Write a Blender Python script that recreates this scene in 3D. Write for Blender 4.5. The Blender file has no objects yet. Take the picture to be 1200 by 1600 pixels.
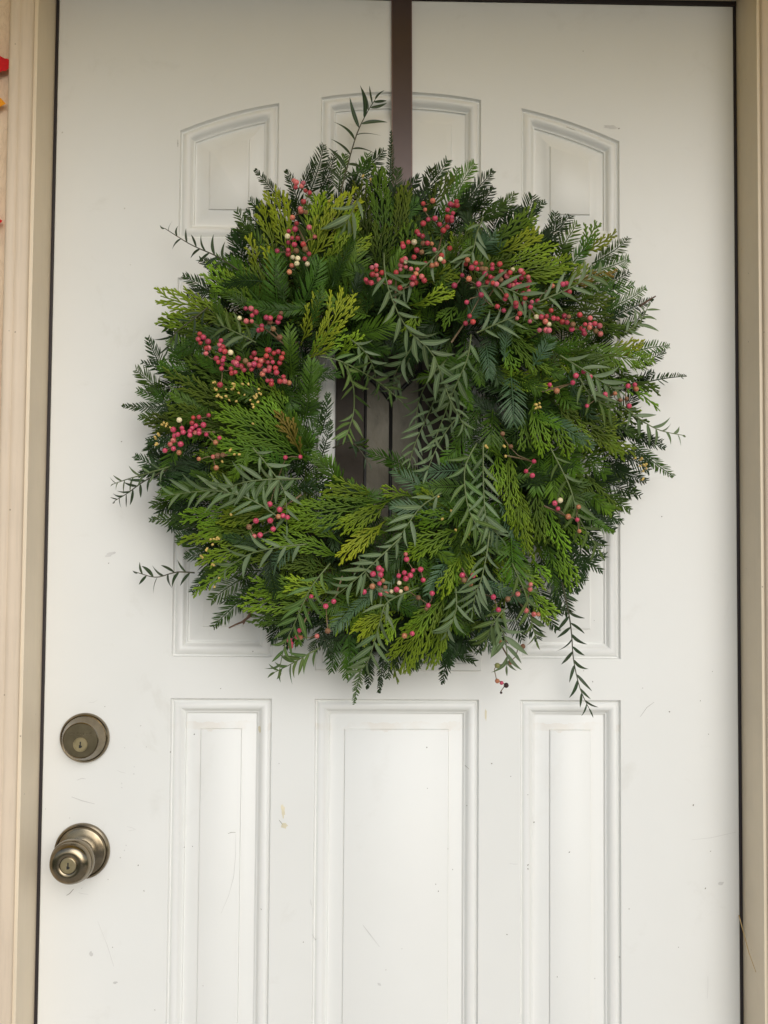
import bpy, bmesh, math, random
from mathutils import Vector, Matrix, noise
from mathutils.bvhtree import BVHTree
random.seed(11)
rnd = random.random
def ru(a, b): return a + (b - a) * random.random()
S = bpy.context.scene
COL = S.collection

# ------------------------------------------------------------ camera
CX, CZ, CD = -0.0416, 1.2760, 1.3572
PITCH, YAW, ROLL = 0.043399, -0.020031, 0.007526
FPX = 1600.0
cp, sp, cy_, sy_ = math.cos(PITCH), math.sin(PITCH), math.cos(YAW), math.sin(YAW)
FW = Vector((-sy_*cp, cy_*cp, sp)); R0 = Vector((cy_, sy_, 0)); U0 = R0.cross(FW)
RT = R0*math.cos(ROLL) + U0*math.sin(ROLL); UP = -R0*math.sin(ROLL) + U0*math.cos(ROLL)
cam = bpy.data.cameras.new('camera'); camo = bpy.data.objects.new('camera', cam); COL.objects.link(camo)
mw = Matrix.Identity(4)
for i in range(3):
    mw[i][0] = RT[i]; mw[i][1] = UP[i]; mw[i][2] = -FW[i]
mw[0][3], mw[1][3], mw[2][3] = CX, -CD, CZ
camo.matrix_world = mw
cam.sensor_fit = 'VERTICAL'; cam.sensor_height = 36; cam.sensor_width = 27; cam.lens = 36
cam.clip_start = 0.02; cam.clip_end = 500
S.camera = camo

# ------------------------------------------------------------ world, sun, exposure
SUN_ELEV = math.radians(24); SUN_AZ = math.radians(16)      # azimuth from -Y toward +X
wd = bpy.data.worlds.new('World'); S.world = wd; wd.use_nodes = True
nt = wd.node_tree; nt.nodes.clear()
sky = nt.nodes.new('ShaderNodeTexSky'); sky.sky_type = 'NISHITA'; sky.sun_disc = False
sky.sun_elevation = SUN_ELEV; sky.sun_rotation = math.pi - SUN_AZ
sky.dust_density = 1.5; sky.air_density = 1.3; sky.ozone_density = 1.0
hs = nt.nodes.new('ShaderNodeHueSaturation'); hs.inputs['Saturation'].default_value = 0.6
bg = nt.nodes.new('ShaderNodeBackground'); bg.inputs['Strength'].default_value = 0.095
wo = nt.nodes.new('ShaderNodeOutputWorld')
nt.links.new(sky.outputs[0], hs.inputs['Color']); 
tint = nt.nodes.new('ShaderNodeMix'); tint.data_type = 'RGBA'; tint.blend_type = 'MULTIPLY'; tint.inputs[0].default_value = 1.0
tint.inputs[7].default_value = (0.95, 0.985, 1.06, 1)       # grey-blue cloud cover
nt.links.new(hs.outputs[0], tint.inputs[6]); nt.links.new(tint.outputs[2], bg.inputs[0]); nt.links.new(bg.outputs[0], wo.inputs[0])
sl = bpy.data.lights.new('sun', 'SUN'); sl.energy = 1.05; sl.angle = math.radians(46); sl.color = (1.0, 0.998, 0.99)
slo = bpy.data.objects.new('sun', sl); COL.objects.link(slo)
sd = Vector((math.sin(SUN_AZ)*math.cos(SUN_ELEV), -math.cos(SUN_AZ)*math.cos(SUN_ELEV), math.sin(SUN_ELEV)))
slo.rotation_euler = sd.to_track_quat('Z', 'Y').to_euler(); slo.location = (0, -3, 5)
S.view_settings.view_transform = 'Standard'; S.view_settings.look = 'None'
S.view_settings.exposure = 0.36; S.view_settings.gamma = 1
S.render.engine = 'CYCLES'
S.cycles.max_bounces = 10; S.cycles.diffuse_bounces = 6

def W(u, v, dep=0.0):
    """a point of the photograph carried to the plane dep metres in front of the door face"""
    D = RT*((u-600)/FPX) + UP*((800-v)/FPX) + FW
    t = (CD - dep) / D.y
    return Vector((CX + D.x*t, -dep, CZ + D.z*t))

# ------------------------------------------------------------ helpers
def tag(o, label=None, cat=None, group=None, kind=None):
    if label: o['label'] = label
    if cat: o['category'] = cat
    if group: o['group'] = group
    if kind: o['kind'] = kind
    return o
def empty(name, loc=(0, 0, 0), parent=None):
    o = bpy.data.objects.new(name, None); COL.objects.link(o); o.location = loc; o.empty_display_size = 0.05
    if parent: o.parent = parent
    return o
def mesh_obj(name, verts, faces, mat, parent=None, loc=(0, 0, 0), smooth=True, angle=None, attr=None):
    me = bpy.data.meshes.new(name); me.from_pydata([tuple(v) for v in verts], [], faces)
    if mat: me.materials.append(mat)
    if smooth: me.shade_smooth()
    if attr:
        for an, vals in attr.items():
            a = me.attributes.new(an, 'FLOAT', 'POINT'); a.data.foreach_set('value', vals)
    if angle: me.set_sharp_from_angle(angle=math.radians(angle))
    me.update()
    o = bpy.data.objects.new(name, me); COL.objects.link(o); o.location = loc
    if parent: o.parent = parent
    return o
def bm_obj(name, bm, mat, parent=None, loc=(0, 0, 0), smooth=False, angle=None):
    me = bpy.data.meshes.new(name); bm.normal_update(); bm.to_mesh(me); bm.free()
    me.materials.append(mat)
    if smooth: me.shade_smooth()
    if angle: me.set_sharp_from_angle(angle=math.radians(angle))
    o = bpy.data.objects.new(name, me); COL.objects.link(o); o.location = loc
    if parent: o.parent = parent
    return o
def box(bm, x0, x1, y0, y1, z0, z1, bev=0.0):
    r = bmesh.ops.create_cube(bm, size=1.0)
    for v in r['verts']:
        v.co = Vector(((x0+x1)/2 + v.co.x*(x1-x0), (y0+y1)/2 + v.co.y*(y1-y0), (z0+z1)/2 + v.co.z*(z1-z0)))
    if bev > 0:
        es = list({e for v in r['verts'] for e in v.link_edges})
        bmesh.ops.bevel(bm, geom=es, offset=bev, segments=2, affect='EDGES', profile=0.6)
def box_obj(name, x0, x1, y0, y1, z0, z1, mat, parent=None, bev=0.0, loc=(0, 0, 0)):
    bm = bmesh.new(); box(bm, x0, x1, y0, y1, z0, z1, bev); return bm_obj(name, bm, mat, parent, loc, smooth=bev > 0, angle=40)
def lathe(name, prof, mat, parent, centre, n=64, loc=(0, 0, 0)):
    """prof: (radius, distance in front of door)"""
    V, F = [], []
    for r, d in prof:
        for k in range(n):
            a = 2*math.pi*k/n
            V.append((centre[0]+r*math.cos(a), -d+centre[1], centre[2]+r*math.sin(a)))
    for i in range(len(prof)-1):
        for k in range(n):
            k2 = (k+1) % n
            F.append((i*n+k, i*n+k2, (i+1)*n+k2, (i+1)*n+k))
    F.append([(len(prof)-1)*n+k for k in range(n)])
    return mesh_obj(name, V, F, mat, parent, loc, angle=32)

class MB:
    def __init__(s): s.v = []; s.f = []; s.a = []
    def tube(s, pts, r0, r1, n=5, a=0.0):
        m = len(pts); base = len(s.v); up = Vector((0.13, -1, 0.21))
        for i, p in enumerate(pts):
            t = (pts[min(i+1, m-1)] - pts[max(i-1, 0)])
            if t.length < 1e-9: t = Vector((0, 0, 1))
            t.normalize(); b = t.cross(up)
            if b.length < 1e-4: b = t.cross(Vector((1, 0, 0)))
            b.normalize(); nn = b.cross(t)
            r = r0 + (r1-r0)*i/(m-1)
            for k in range(n):
                an = 2*math.pi*k/n
                s.v.append(p + (b*math.cos(an) + nn*math.sin(an))*r); s.a.append(a)
        for i in range(m-1):
            for k in range(n):
                k2 = (k+1) % n
                s.f.append((base+i*n+k2, base+i*n+k, base+(i+1)*n+k, base+(i+1)*n+k2))
        s.f.append(tuple(base+(m-1)*n+k for k in range(n)))
        s.f.append(tuple(base+k for k in reversed(range(n))))
    def blob(s, c, r, st=1.0, ax=Vector((0, 0, 1)), a=0.0, n=6):
        ax = ax.normalized(); u = ax.orthogonal().normalized(); w = ax.cross(u); base = len(s.v)
        s.v.append(c-ax*r*st); s.a.append(a)
        rings = (-0.5, 0.1, 0.65)
        for q in rings:
            rr = r*math.sqrt(1-q*q)
            for k in range(n):
                an = 2*math.pi*k/n
                s.v.append(c+ax*(q*r*st)+(u*math.cos(an)+w*math.sin(an))*rr); s.a.append(a)
        s.v.append(c+ax*r*st); s.a.append(a); top = len(s.v)-1
        for k in range(n):
            k2 = (k+1) % n
            s.f.append((base, base+1+k2, base+1+k))
            for q in range(2):
                s.f.append((base+1+q*n+k, base+1+q*n+k2, base+1+(q+1)*n+k2, base+1+(q+1)*n+k))
            s.f.append((base+1+2*n+k, base+1+2*n+k2, top))
    def build(s, name, mat, parent=None, origin=Vector((0, 0, 0)), attr='t'):
        return mesh_obj(name, [p-origin for p in s.v], s.f, mat, parent, origin, attr={attr: s.a})

# ------------------------------------------------------------ materials
def srgb(r, g, b):
    f = lambda c: (c/255/12.92) if c/255 <= 0.04045 else ((c/255+0.055)/1.055)**2.4
    return (f(r), f(g), f(b), 1)
class Mat:
    def __init__(s, name):
        s.m = bpy.data.materials.new(name); s.m.use_nodes = True; s.t = s.m.node_tree; s.N = s.t.nodes; s.L = s.t.links
        s.b = s.N['Principled BSDF']; s.out = s.N['Material Output']
    def n(s, typ, **kw):
        o = s.N.new(typ)
        for k, v in kw.items(): setattr(o, k, v)
        return o
    def coord(s, scale=(1, 1, 1), kind='Object'):
        tc = s.n('ShaderNodeTexCoord'); mp = s.n('ShaderNodeMapping'); mp.inputs['Scale'].default_value = scale
        s.L.new(tc.outputs[kind], mp.inputs[0]); return mp.outputs[0]
    def noise(s, vec, scale, det=4, rough=0.55, dist=0):
        o = s.n('ShaderNodeTexNoise'); o.inputs['Scale'].default_value = scale; o.inputs['Detail'].default_value = det
        o.inputs['Roughness'].default_value = rough; o.inputs['Distortion'].default_value = dist
        s.L.new(vec, o.inputs['Vector']); return o.outputs[0]
    def ramp(s, fac, stops, interp='LINEAR'):
        o = s.n('ShaderNodeValToRGB'); o.color_ramp.interpolation = interp; e = o.color_ramp.elements
        while len(e) < len(stops): e.new(0.5)
        for i, (p, c) in enumerate(stops):
            e[i].position = p; e[i].color = c if len(c) == 4 else (*c, 1)
        s.L.new(fac, o.inputs[0]); return o.outputs[0]
    def mix(s, fac, a, b, blend='MIX'):
        o = s.n('ShaderNodeMix', data_type='RGBA', blend_type=blend)
        for sock, v in ((o.inputs[0], fac), (o.inputs[6], a), (o.inputs[7], b)):
            if isinstance(v, (int, float)): sock.default_value = v
            elif isinstance(v, tuple): sock.default_value = v
            else: s.L.new(v, sock)
        return o.outputs[2]
    def math(s, op, a, b=0.0, c=0.0):
        o = s.n('ShaderNodeMath', operation=op)
        for k, v in enumerate((a, b, c)):
            if isinstance(v, (int, float)): o.inputs[k].default_value = v
            else: s.L.new(v, o.inputs[k])
        return o.outputs[0]
    def bump(s, h, strength=0.3, dist=0.001):
        o = s.n('ShaderNodeBump'); o.inputs['Strength'].default_value = strength; o.inputs['Distance'].default_value = dist
        s.L.new(h, o.inputs['Height']); s.L.new(o.outputs[0], s.b.inputs['Normal'])
    def set(s, k, v):
        if isinstance(v, (int, float, tuple)): s.b.inputs[k].default_value = v
        else: s.L.new(v, s.b.inputs[k])

def mat_door():
    m = Mat('door_paint'); v = m.coord()
    base = m.ramp(m.noise(v, 2.3, 5, 0.6), [(0.3, (0.735, 0.735, 0.705)), (0.7, (0.78, 0.782, 0.756))])
    smud = m.ramp(m.noise(v, 9, 6, 0.65, 0.6), [(0.60, (0, 0, 0)), (0.80, (1, 1, 1))])
    base = m.mix(m.math('MULTIPLY', smud, 0.5), base, (0.58, 0.565, 0.51, 1))
    vo = m.n('ShaderNodeTexVoronoi'); vo.inputs['Scale'].default_value = 42; m.L.new(v, vo.inputs['Vector'])
    gate = m.math('GREATER_THAN', m.noise(v, 23, 2), 0.63)
    spot = m.math('MULTIPLY', m.math('LESS_THAN', vo.outputs['Distance'], 0.045), gate)
    base = m.mix(m.math('MULTIPLY', spot, 0.5), base, (0.36, 0.33, 0.27, 1))
    m.set('Base Color', base); m.set('Roughness', 0.42)
    m.bump(m.math('ADD', m.noise(v, 260, 3, 0.5), m.math('MULTIPLY', m.noise(v, 30, 2), 1.5)), 0.12, 0.0005)
    return m.m
def mat_panel(z0, z1, amount):
    """door paint with a tan flaking stain across the ledge between z0 and z1 (metres below the panel's top)"""
    m = Mat('door_panel_paint'); v = m.coord()
    base = m.ramp(m.noise(v, 2.3, 5, 0.6), [(0.3, (0.735, 0.735, 0.705)), (0.7, (0.78, 0.782, 0.756))])
    sx = m.n('ShaderNodeSeparateXYZ'); m.L.new(v, sx.inputs[0])
    nz = m.noise(m.coord((1, 1, 1)), 60, 6, 0.7)
    zz = m.math('ADD', sx.outputs[2], m.math('MULTIPLY', m.math('SUBTRACT', nz, 0.5), 0.014))
    band = m.math('MULTIPLY', m.math('GREATER_THAN', zz, -z1), m.math('LESS_THAN', zz, -z0))
    blot = m.ramp(m.noise(v, 26, 4, 0.6), [(0.46, (0, 0, 0)), (0.66, (1, 1, 1))])
    st = m.math('MULTIPLY', m.math('MULTIPLY', band, blot), amount)
    base = m.mix(st, base, (0.68, 0.61, 0.52, 1))
    smud = m.ramp(m.noise(v, 9, 6, 0.65, 0.6), [(0.60, (0, 0, 0)), (0.80, (1, 1, 1))])
    base = m.mix(m.math('MULTIPLY', smud, 0.3), base, (0.62, 0.60, 0.55, 1))
    m.set('Base Color', base); m.set('Roughness', 0.42)
    m.bump(m.math('ADD', m.noise(v, 260, 3, 0.5), m.math('MULTIPLY', m.noise(v, 30, 2), 1.5)), 0.12, 0.0005)
    return m.m
def mat_plain(name, col, rough=0.5, metal=0.0, var=0.12, scale=30, bump=0.1, bdist=0.0005, spec=0.5):
    m = Mat(name); v = m.coord()
    a = tuple(c*(1-var) for c in col[:3]); b = tuple(min(1, c*(1+var)) for c in col[:3])
    m.set('Base Color', m.ramp(m.noise(v, scale, 5, 0.6), [(0.3, a), (0.7, b)])); m.set('Roughness', rough); m.set('Metallic', metal)
    m.b.inputs['Specular IOR Level'].default_value = spec
    m.bump(m.noise(v, scale*6, 4), bump, bdist); return m.m
def mat_trim(name, col, streak=0.35):
    m = Mat(name); v = m.coord(); w = m.coord((1, 1, 0.06))
    base = m.ramp(m.noise(v, 7, 5, 0.6), [(0.3, tuple(c*0.94 for c in col)), (0.7, tuple(min(1, c*1.05) for c in col))])
    st = m.ramp(m.noise(w, 220, 4, 0.6), [(0.5, (0, 0, 0)), (0.66, (1, 1, 1))])
    base = m.mix(m.math('MULTIPLY', st, streak), base, tuple(c*0.62 for c in col)+(1,))
    vo = m.n('ShaderNodeTexVoronoi'); vo.inputs['Scale'].default_value = 60; m.L.new(v, vo.inputs['Vector'])
    gate = m.math('GREATER_THAN', m.noise(v, 31, 2), 0.60)
    base = m.mix(m.math('MULTIPLY', m.math('MULTIPLY', m.math('LESS_THAN', vo.outputs['Distance'], 0.07), gate), 0.55), base, (0.16, 0.11, 0.06, 1))
    m.set('Base Color', base); m.set('Roughness', 0.5); m.bump(m.noise(w, 160, 4), 0.25, 0.0006); return m.m
def mat_stucco():
    m = Mat('stucco_paint'); v = m.coord(); w = m.coord((1, 1, 0.22))
    base = m.ramp(m.noise(v, 6, 5, 0.6), [(0.3, (0.66, 0.49, 0.34)), (0.7, (0.84, 0.67, 0.49))])
    cr = m.ramp(m.noise(w, 90, 6, 0.7, 1.2), [(0.46, (0, 0, 0)), (0.5, (1, 1, 1)), (0.54, (0, 0, 0))])
    base = m.mix(m.math('MULTIPLY', cr, 0.22), base, (0.42, 0.28, 0.17, 1))
    m.set('Base Color', base); m.set('Roughness', 0.85)
    m.bump(m.math('SUBTRACT', m.noise(w, 70, 6, 0.6), m.math('MULTIPLY', cr, 0.4)), 0.35, 0.002); return m.m
def mat_brass(name, c0, c1, rough):
    m = Mat(name); v = m.coord((1, 1, 1)); w = m.coord((30, 30, 500))
    m.set('Base Color', m.ramp(m.noise(v, 45, 5, 0.65), [(0.3, c0), (0.7, c1)])); m.set('Metallic', 1.0)
    rr = m.n('ShaderNodeMapRange'); rr.inputs[3].default_value = rough-0.06; rr.inputs[4].default_value = rough+0.1
    m.L.new(m.noise(v, 120, 4), rr.inputs[0]); m.set('Roughness', rr.outputs[0])
    m.bump(m.noise(w, 4, 3), 0.06, 0.0003); return m.m
def mat_glass():
    m = Mat('obscured_glass'); v = m.coord((1, 1, 0.7))
    m.set('Base Color', m.ramp(m.noise(v, 22, 5, 0.65, 0.8), [(0.3, (0.085, 0.076, 0.052)), (0.7, (0.15, 0.135, 0.10))]))
    m.set('Roughness', 0.35); m.b.inputs['Specular IOR Level'].default_value = 0.15; m.bump(m.noise(v, 60, 3, 0.5, 0.5), 0.4, 0.002); return m.m
def mat_leaf(name, c_in, c_tip, back, rough=0.42, transl=0.12, hv=0.05, vv=0.25, spec=0.26, rib=None):
    """t runs 0 at the stem end to 1 at the growing tip; each sprig varies a little"""
    m = Mat(name); a = m.n('ShaderNodeAttribute', attribute_name='t'); oi = m.n('ShaderNodeObjectInfo'); ge = m.n('ShaderNodeNewGeometry')
    rvn = m.n('ShaderNodeAttribute', attribute_name='rv'); rnum = m.math('FRACT', m.math('ADD', oi.outputs['Random'], rvn.outputs['Fac']))
    v = m.coord()
    if rib:
        ab = m.math('ABSOLUTE', a.outputs['Fac'])
        c = m.mix(m.ramp(ab, [(0.07, (1, 1, 1)), (0.24, (0, 0, 0))]), c_in, rib)
        c = m.mix(m.ramp(ab, [(0.80, (0, 0, 0)), (0.97, (0.7, 0.7, 0.7))]), c, rib)
    else:
        c = m.mix(a.outputs['Fac'], c_in, c_tip)
    c = m.mix(m.math('MULTIPLY', ge.outputs['Backfacing'], 0.8), c, back)
    h = m.n('ShaderNodeHueSaturation'); m.L.new(c, h.inputs['Color'])
    m.L.new(m.math('MULTIPLY_ADD', rnum, hv, 0.5-hv/2), h.inputs['Hue'])
    r2 = m.math('FRACT', m.math('MULTIPLY', rnum, 17.31))
    nn = m.noise(v, 45, 3)
    val = m.math('ADD', m.math('MULTIPLY_ADD', r2, vv*2, 1.0-vv), m.math('MULTIPLY_ADD', nn, 0.5, -0.25))
    m.L.new(val, h.inputs['Value'])
    m.L.new(h.outputs[0], m.b.inputs['Base Color']); m.set('Roughness', rough); m.b.inputs['Specular IOR Level'].default_value = spec
    tr = m.n('ShaderNodeBsdfTranslucent'); m.L.new(h.outputs[0], tr.inputs[0])
    mx = m.n('ShaderNodeMixShader'); mx.inputs[0].default_value = transl
    m.L.new(m.b.outputs[0], mx.inputs[1]); m.L.new(tr.outputs[0], mx.inputs[2]); m.L.new(mx.outputs[0], m.out.inputs[0])
    return m.m
def mat_berry(name, c0, c1, rough=0.33):
    m = Mat(name); v = m.coord(); oi = m.n('ShaderNodeObjectInfo')
    c = m.ramp(m.noise(v, 180, 4, 0.6), [(0.35, c0), (0.68, c1)])
    h = m.n('ShaderNodeHueSaturation'); m.L.new(c, h.inputs['Color'])
    m.L.new(m.math('MULTIPLY_ADD', oi.outputs['Random'], 0.03, 0.485), h.inputs['Hue'])
    m.L.new(m.math('MULTIPLY_ADD', m.math('FRACT', m.math('MULTIPLY', oi.outputs['Random'], 9.7)), 0.6, 0.7), h.inputs['Value'])
    a = m.n('ShaderNodeAttribute', attribute_name='t')
    c2 = m.mix(a.outputs['Fac'], h.outputs[0], (0.10, 0.045, 0.02, 1))
    m.L.new(c2, m.b.inputs['Base Color']); m.set('Roughness', rough)
    m.b.inputs['Subsurface Weight'].default_value = 0.0
    m.b.inputs['Specular IOR Level'].default_value = 0.4; m.bump(m.noise(v, 420, 4, 0.6), 0.35, 0.0006); return m.m

M_door = mat_door(); M_pan = mat_panel(0.031, 0.042, 0.38); M_pan2 = mat_panel(0.2, 0.21, 0.0)
M_brass = mat_brass('antique_brass', (0.175, 0.145, 0.10), (0.30, 0.25, 0.175), 0.22)
M_brass2 = mat_brass('worn_brass', (0.46, 0.38, 0.22), (0.62, 0.52, 0.33), 0.33)
M_brass3 = mat_brass('dark_brushed_brass', (0.13, 0.11, 0.07), (0.20, 0.17, 0.11), 0.38)
M_key = mat_plain('keyway_shadow_metal', (0.012, 0.011, 0.010), 0.6)
M_jamb = mat_trim('jamb_paint', (0.74, 0.63, 0.475), 0.06)
M_mould = mat_trim('moulding_paint', (0.68, 0.56, 0.43), 0.16)
M_stucco = mat_stucco()
M_rubber = mat_plain('gap_shade_rubber', (0.020, 0.014, 0.016), 0.6)  # near-black, paints in the shade of the gap round the door
M_strap = mat_plain('brown_strap', (0.066, 0.042, 0.036), 0.30, 0.35, 0.10, 14, 0.1)
M_strapedge = mat_plain('brown_strap_edge', (0.14, 0.082, 0.07), 0.35, 0.4, 0.1, 14, 0.1)
M_glass = mat_glass()
M_glassd = mat_plain('dark_brown_glass', (0.030, 0.022, 0.014), 0.35, 0, 0.3, 12, 0.4, 0.001, 0.12)
M_came = mat_plain('black_lead_came', (0.008, 0.008, 0.007), 0.45)
M_white = mat_plain('lite_frame_white', (0.76, 0.76, 0.73), 0.4, 0, 0.02, 12)
M_ceil = mat_plain('warm_bounce_yellow', (0.95, 0.70, 0.06), 0.7, 0, 0.04, 5)  # saturated yellow so the unseen ceiling bounces warm light
M_conc = mat_plain('porch_concrete', (0.60, 0.585, 0.55), 0.85, 0, 0.08, 8, 0.3, 0.002)
M_grass = mat_plain('lawn', (0.10, 0.12, 0.05), 0.9, 0, 0.3, 20, 0.6, 0.02)
M_road = mat_plain('drive_concrete', (0.30, 0.295, 0.28), 0.9, 0, 0.1, 3, 0.3, 0.002)
M_scuff = mat_plain('scuff_dirt', (0.26, 0.24, 0.21), 0.7)
M_scuffl = mat_plain('light_scuff', (0.61, 0.605, 0.585), 0.6)
M_yel = mat_plain('yellow_stain', (0.70, 0.64, 0.47), 0.5)
M_straw = mat_plain('dry_straw', (0.55, 0.38, 0.16), 0.6)
M_red = mat_plain('red_felt', (0.60, 0.018, 0.022), 0.85, 0, 0.15, 60, 0.5, 0.001, 0.2)
M_or = mat_plain('orange_felt', (0.85, 0.33, 0.02), 0.85, 0, 0.12, 60, 0.5, 0.001, 0.2)
M_bark = mat_plain('twig_bark', (0.10, 0.055, 0.032), 0.8, 0, 0.3, 80, 0.6, 0.001)
M_stem = mat_plain('berry_stem', (0.19, 0.13, 0.07), 0.6, 0, 0.3, 60)
M_cone = mat_plain('pollen_cone', (0.60, 0.43, 0.12), 0.55, 0, 0.2, 90)

LM = {
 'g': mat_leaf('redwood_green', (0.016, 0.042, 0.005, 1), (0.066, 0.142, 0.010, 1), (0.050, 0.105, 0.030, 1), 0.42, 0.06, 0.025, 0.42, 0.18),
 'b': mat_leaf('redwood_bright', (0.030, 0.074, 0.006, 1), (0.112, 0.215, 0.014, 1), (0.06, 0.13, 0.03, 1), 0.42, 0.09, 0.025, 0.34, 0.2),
 'd': mat_leaf('redwood_dark_shaded', (0.008, 0.020, 0.005, 1), (0.026, 0.056, 0.012, 1), (0.025, 0.052, 0.025, 1), 0.42, 0.03, 0.02, 0.35, 0.15),  # dark green; also paints the shade of deep and silhouetted sprigs
 's': mat_leaf('redwood_silvery', (0.05, 0.11, 0.05, 1), (0.10, 0.17, 0.08, 1), (0.11, 0.18, 0.11, 1), 0.38, 0.12, 0.02, 0.2),
 'c': mat_leaf('cedar_green', (0.034, 0.078, 0.006, 1), (0.24, 0.38, 0.022, 1), (0.06, 0.115, 0.025, 1), 0.45, 0.1, 0.035, 0.34),
 'y': mat_leaf('cedar_yellow', (0.075, 0.120, 0.008, 1), (0.36, 0.42, 0.022, 1), (0.12, 0.15, 0.03, 1), 0.45, 0.1, 0.02, 0.15),
 'o': mat_leaf('cedar_golden_brown', (0.10, 0.09, 0.012, 1), (0.28, 0.19, 0.03, 1), (0.13, 0.10, 0.02, 1), 0.5, 0.1, 0.02, 0.15),
 'k': mat_leaf('cedar_dull', (0.022, 0.046, 0.006, 1), (0.105, 0.165, 0.016, 1), (0.035, 0.07, 0.018, 1), 0.5, 0.05, 0.035, 0.4, 0.18),
 'p': mat_leaf('pepper_leaf_green', (0.105, 0.155, 0.068, 1), (0, 0, 0, 1), (0.15, 0.20, 0.11, 1), 0.45, 0.16, 0.03, 0.2, 0.28, (0.20, 0.27, 0.12, 1)),
 'q': mat_leaf('pepper_leaf_dark', (0.032, 0.055, 0.025, 1), (0, 0, 0, 1), (0.05, 0.075, 0.04, 1), 0.40, 0.10, 0.03, 0.2, 0.28, (0.07, 0.105, 0.045, 1)),
 'l': mat_leaf('pepper_leaf_light', (0.080, 0.145, 0.032, 1), (0, 0, 0, 1), (0.10, 0.165, 0.055, 1), 0.45, 0.18, 0.03, 0.2, 0.28, (0.19, 0.27, 0.08, 1)),
}
M_greenstem = mat_plain('green_stem', (0.12, 0.16, 0.055), 0.5, 0, 0.2, 60)
M_darkstem = mat_plain('dark_stem', (0.06, 0.06, 0.03), 0.6, 0, 0.2, 60)
BM = {
 'r': mat_berry('berry_red', (0.36, 0.030, 0.055), (0.56, 0.085, 0.115)),
 'p': mat_berry('berry_rose', (0.52, 0.095, 0.125), (0.70, 0.21, 0.215)),
 's': mat_berry('berry_salmon', (0.46, 0.12, 0.07), (0.62, 0.26, 0.15)),
 'c': mat_berry('berry_cream', (0.72, 0.62, 0.34), (0.82, 0.74, 0.50), 0.45),
 't': mat_berry('berry_brown', (0.16, 0.07, 0.035), (0.32, 0.18, 0.09), 0.6),
 'k': mat_berry('berry_dark', (0.03, 0.014, 0.016), (0.07, 0.03, 0.03), 0.5),
 'o': mat_berry('berry_olive', (0.20, 0.20, 0.06), (0.32, 0.32, 0.10), 0.45),
}

# ------------------------------------------------------------ setting
HW, DZ = 0.4572, 2.03
g = box_obj('ground', -200, 200, -400, 0.6, -0.75, -0.15, M_grass); tag(g, kind='structure')
g = box_obj('porch_floor', -2.2, 2.4, -2.1, 0.35, -0.148, -0.012, M_conc, bev=0.008); tag(g, kind='structure')
g = box_obj('path', -0.7, 0.8, -9, -2.104, -0.149, -0.115, M_road, bev=0.006); tag(g, kind='structure')
CEILZ = 2.19; PY = -0.74  # unseen ceiling added to shade and warm the top of the door
g = box_obj('unseen_bounce_ceiling', -2.2, 2.4, PY, -0.067, CEILZ, CEILZ+0.12, M_ceil); tag(g, kind='structure')
g = box_obj('unseen_ceiling_beam', -2.2, 2.4, PY-0.16, PY-0.002, CEILZ-0.03, CEILZ+0.20, M_mould, bev=0.006); tag(g, kind='structure')  # unseen front edge of the added ceiling

WY = -0.066           # wall face
wall = empty('house_wall', (0, 0, 0))
tag(wall, 'peach-tan rough stucco house wall at the far left edge beside the door frame', 'wall')
OX = HW + 0.0045 + 0.003 + 0.030 + 0.002      # where the stucco starts
WX = HW+0.0045+0.030
box_obj('wall_surface', -3.0, -WX-0.0005, WY, 0.12, -0.15, 2.6, M_stucco, wall, 0.004)
box_obj('wall_surface', WX+0.0005, 3.0, WY, 0.12, -0.15, 2.6, M_stucco, wall, 0.004)
box_obj('wall_surface', -WX, WX, WY, 0.12, DZ+0.045, 2.6, M_stucco, wall, 0.0)

fr = empty('door_frame', (0, 0, 0))
tag(fr, 'beige painted door frame with weathered moulding around the white door', 'door frame')
GX = 0.0045
JF = -0.070           # front edge of the jamb reveal
for sgn in (-1, 1):
    # jamb: reveal board, slightly rounded front edge
    a, b = sorted((sgn*(HW+GX), sgn*(HW+GX+0.028)))
    box_obj('jamb', a, b, JF, 0.10, -0.01, DZ+GX+0.028, M_jamb, fr, 0.0015)
    # brick moulding: stepped profile standing proud of the jamb edge
    x0 = HW+GX+0.0045
    prof = [(0, 0.0655), (0, 0.0735), (0.0012, 0.0755), (0.0045, 0.0765), (0.0065, 0.0775), (0.009, 0.0790), (0.0135, 0.0795),
            (0.016, 0.0785), (0.0185, 0.0805), (0.025, 0.0815), (0.0275, 0.0805), (0.0285, 0.0785), (0.0285, 0.0655)]
    V, F = [], []
    for z in (-0.01, DZ+0.034):
        for (dx, d) in prof: V.append((sgn*(x0+dx), -d, z))
    n = len(prof)
    for k in range(n-1):
        q = (k, k+1, n+k+1, n+k); F.append(q if sgn < 0 else tuple(reversed(q)))
    mesh_obj('brick_moulding', V, F, M_mould, fr, angle=50)
    a, b = sorted((sgn*(HW+0.0006), sgn*(HW+GX-0.0002)))
    box_obj('gap_shade_weatherstrip', a, b, 0.001, 0.02, 0.01, DZ+GX, M_rubber, fr, 0.0004)  # set nearly flush so its dark colour stands in for gap shade
box_obj('head_jamb', -HW-GX, HW+GX, JF, 0.10, DZ+0.0075, DZ+0.035, M_jamb, fr, 0.0015)
box_obj('gap_shade_weatherstrip', -HW-GX, HW+GX, 0.0002, 0.02, DZ+0.0005, DZ+0.0073, M_rubber, fr, 0.0004)
box_obj('head_moulding', -HW-0.034, HW+0.034, -0.079, -0.0705, DZ+0.0085, DZ+0.044, M_mould, fr, 0.002)
box_obj('sill', -HW-GX, HW+GX, -0.10, 0.08, -0.010, 0.012, M_brass3, fr, 0.003)

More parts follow.
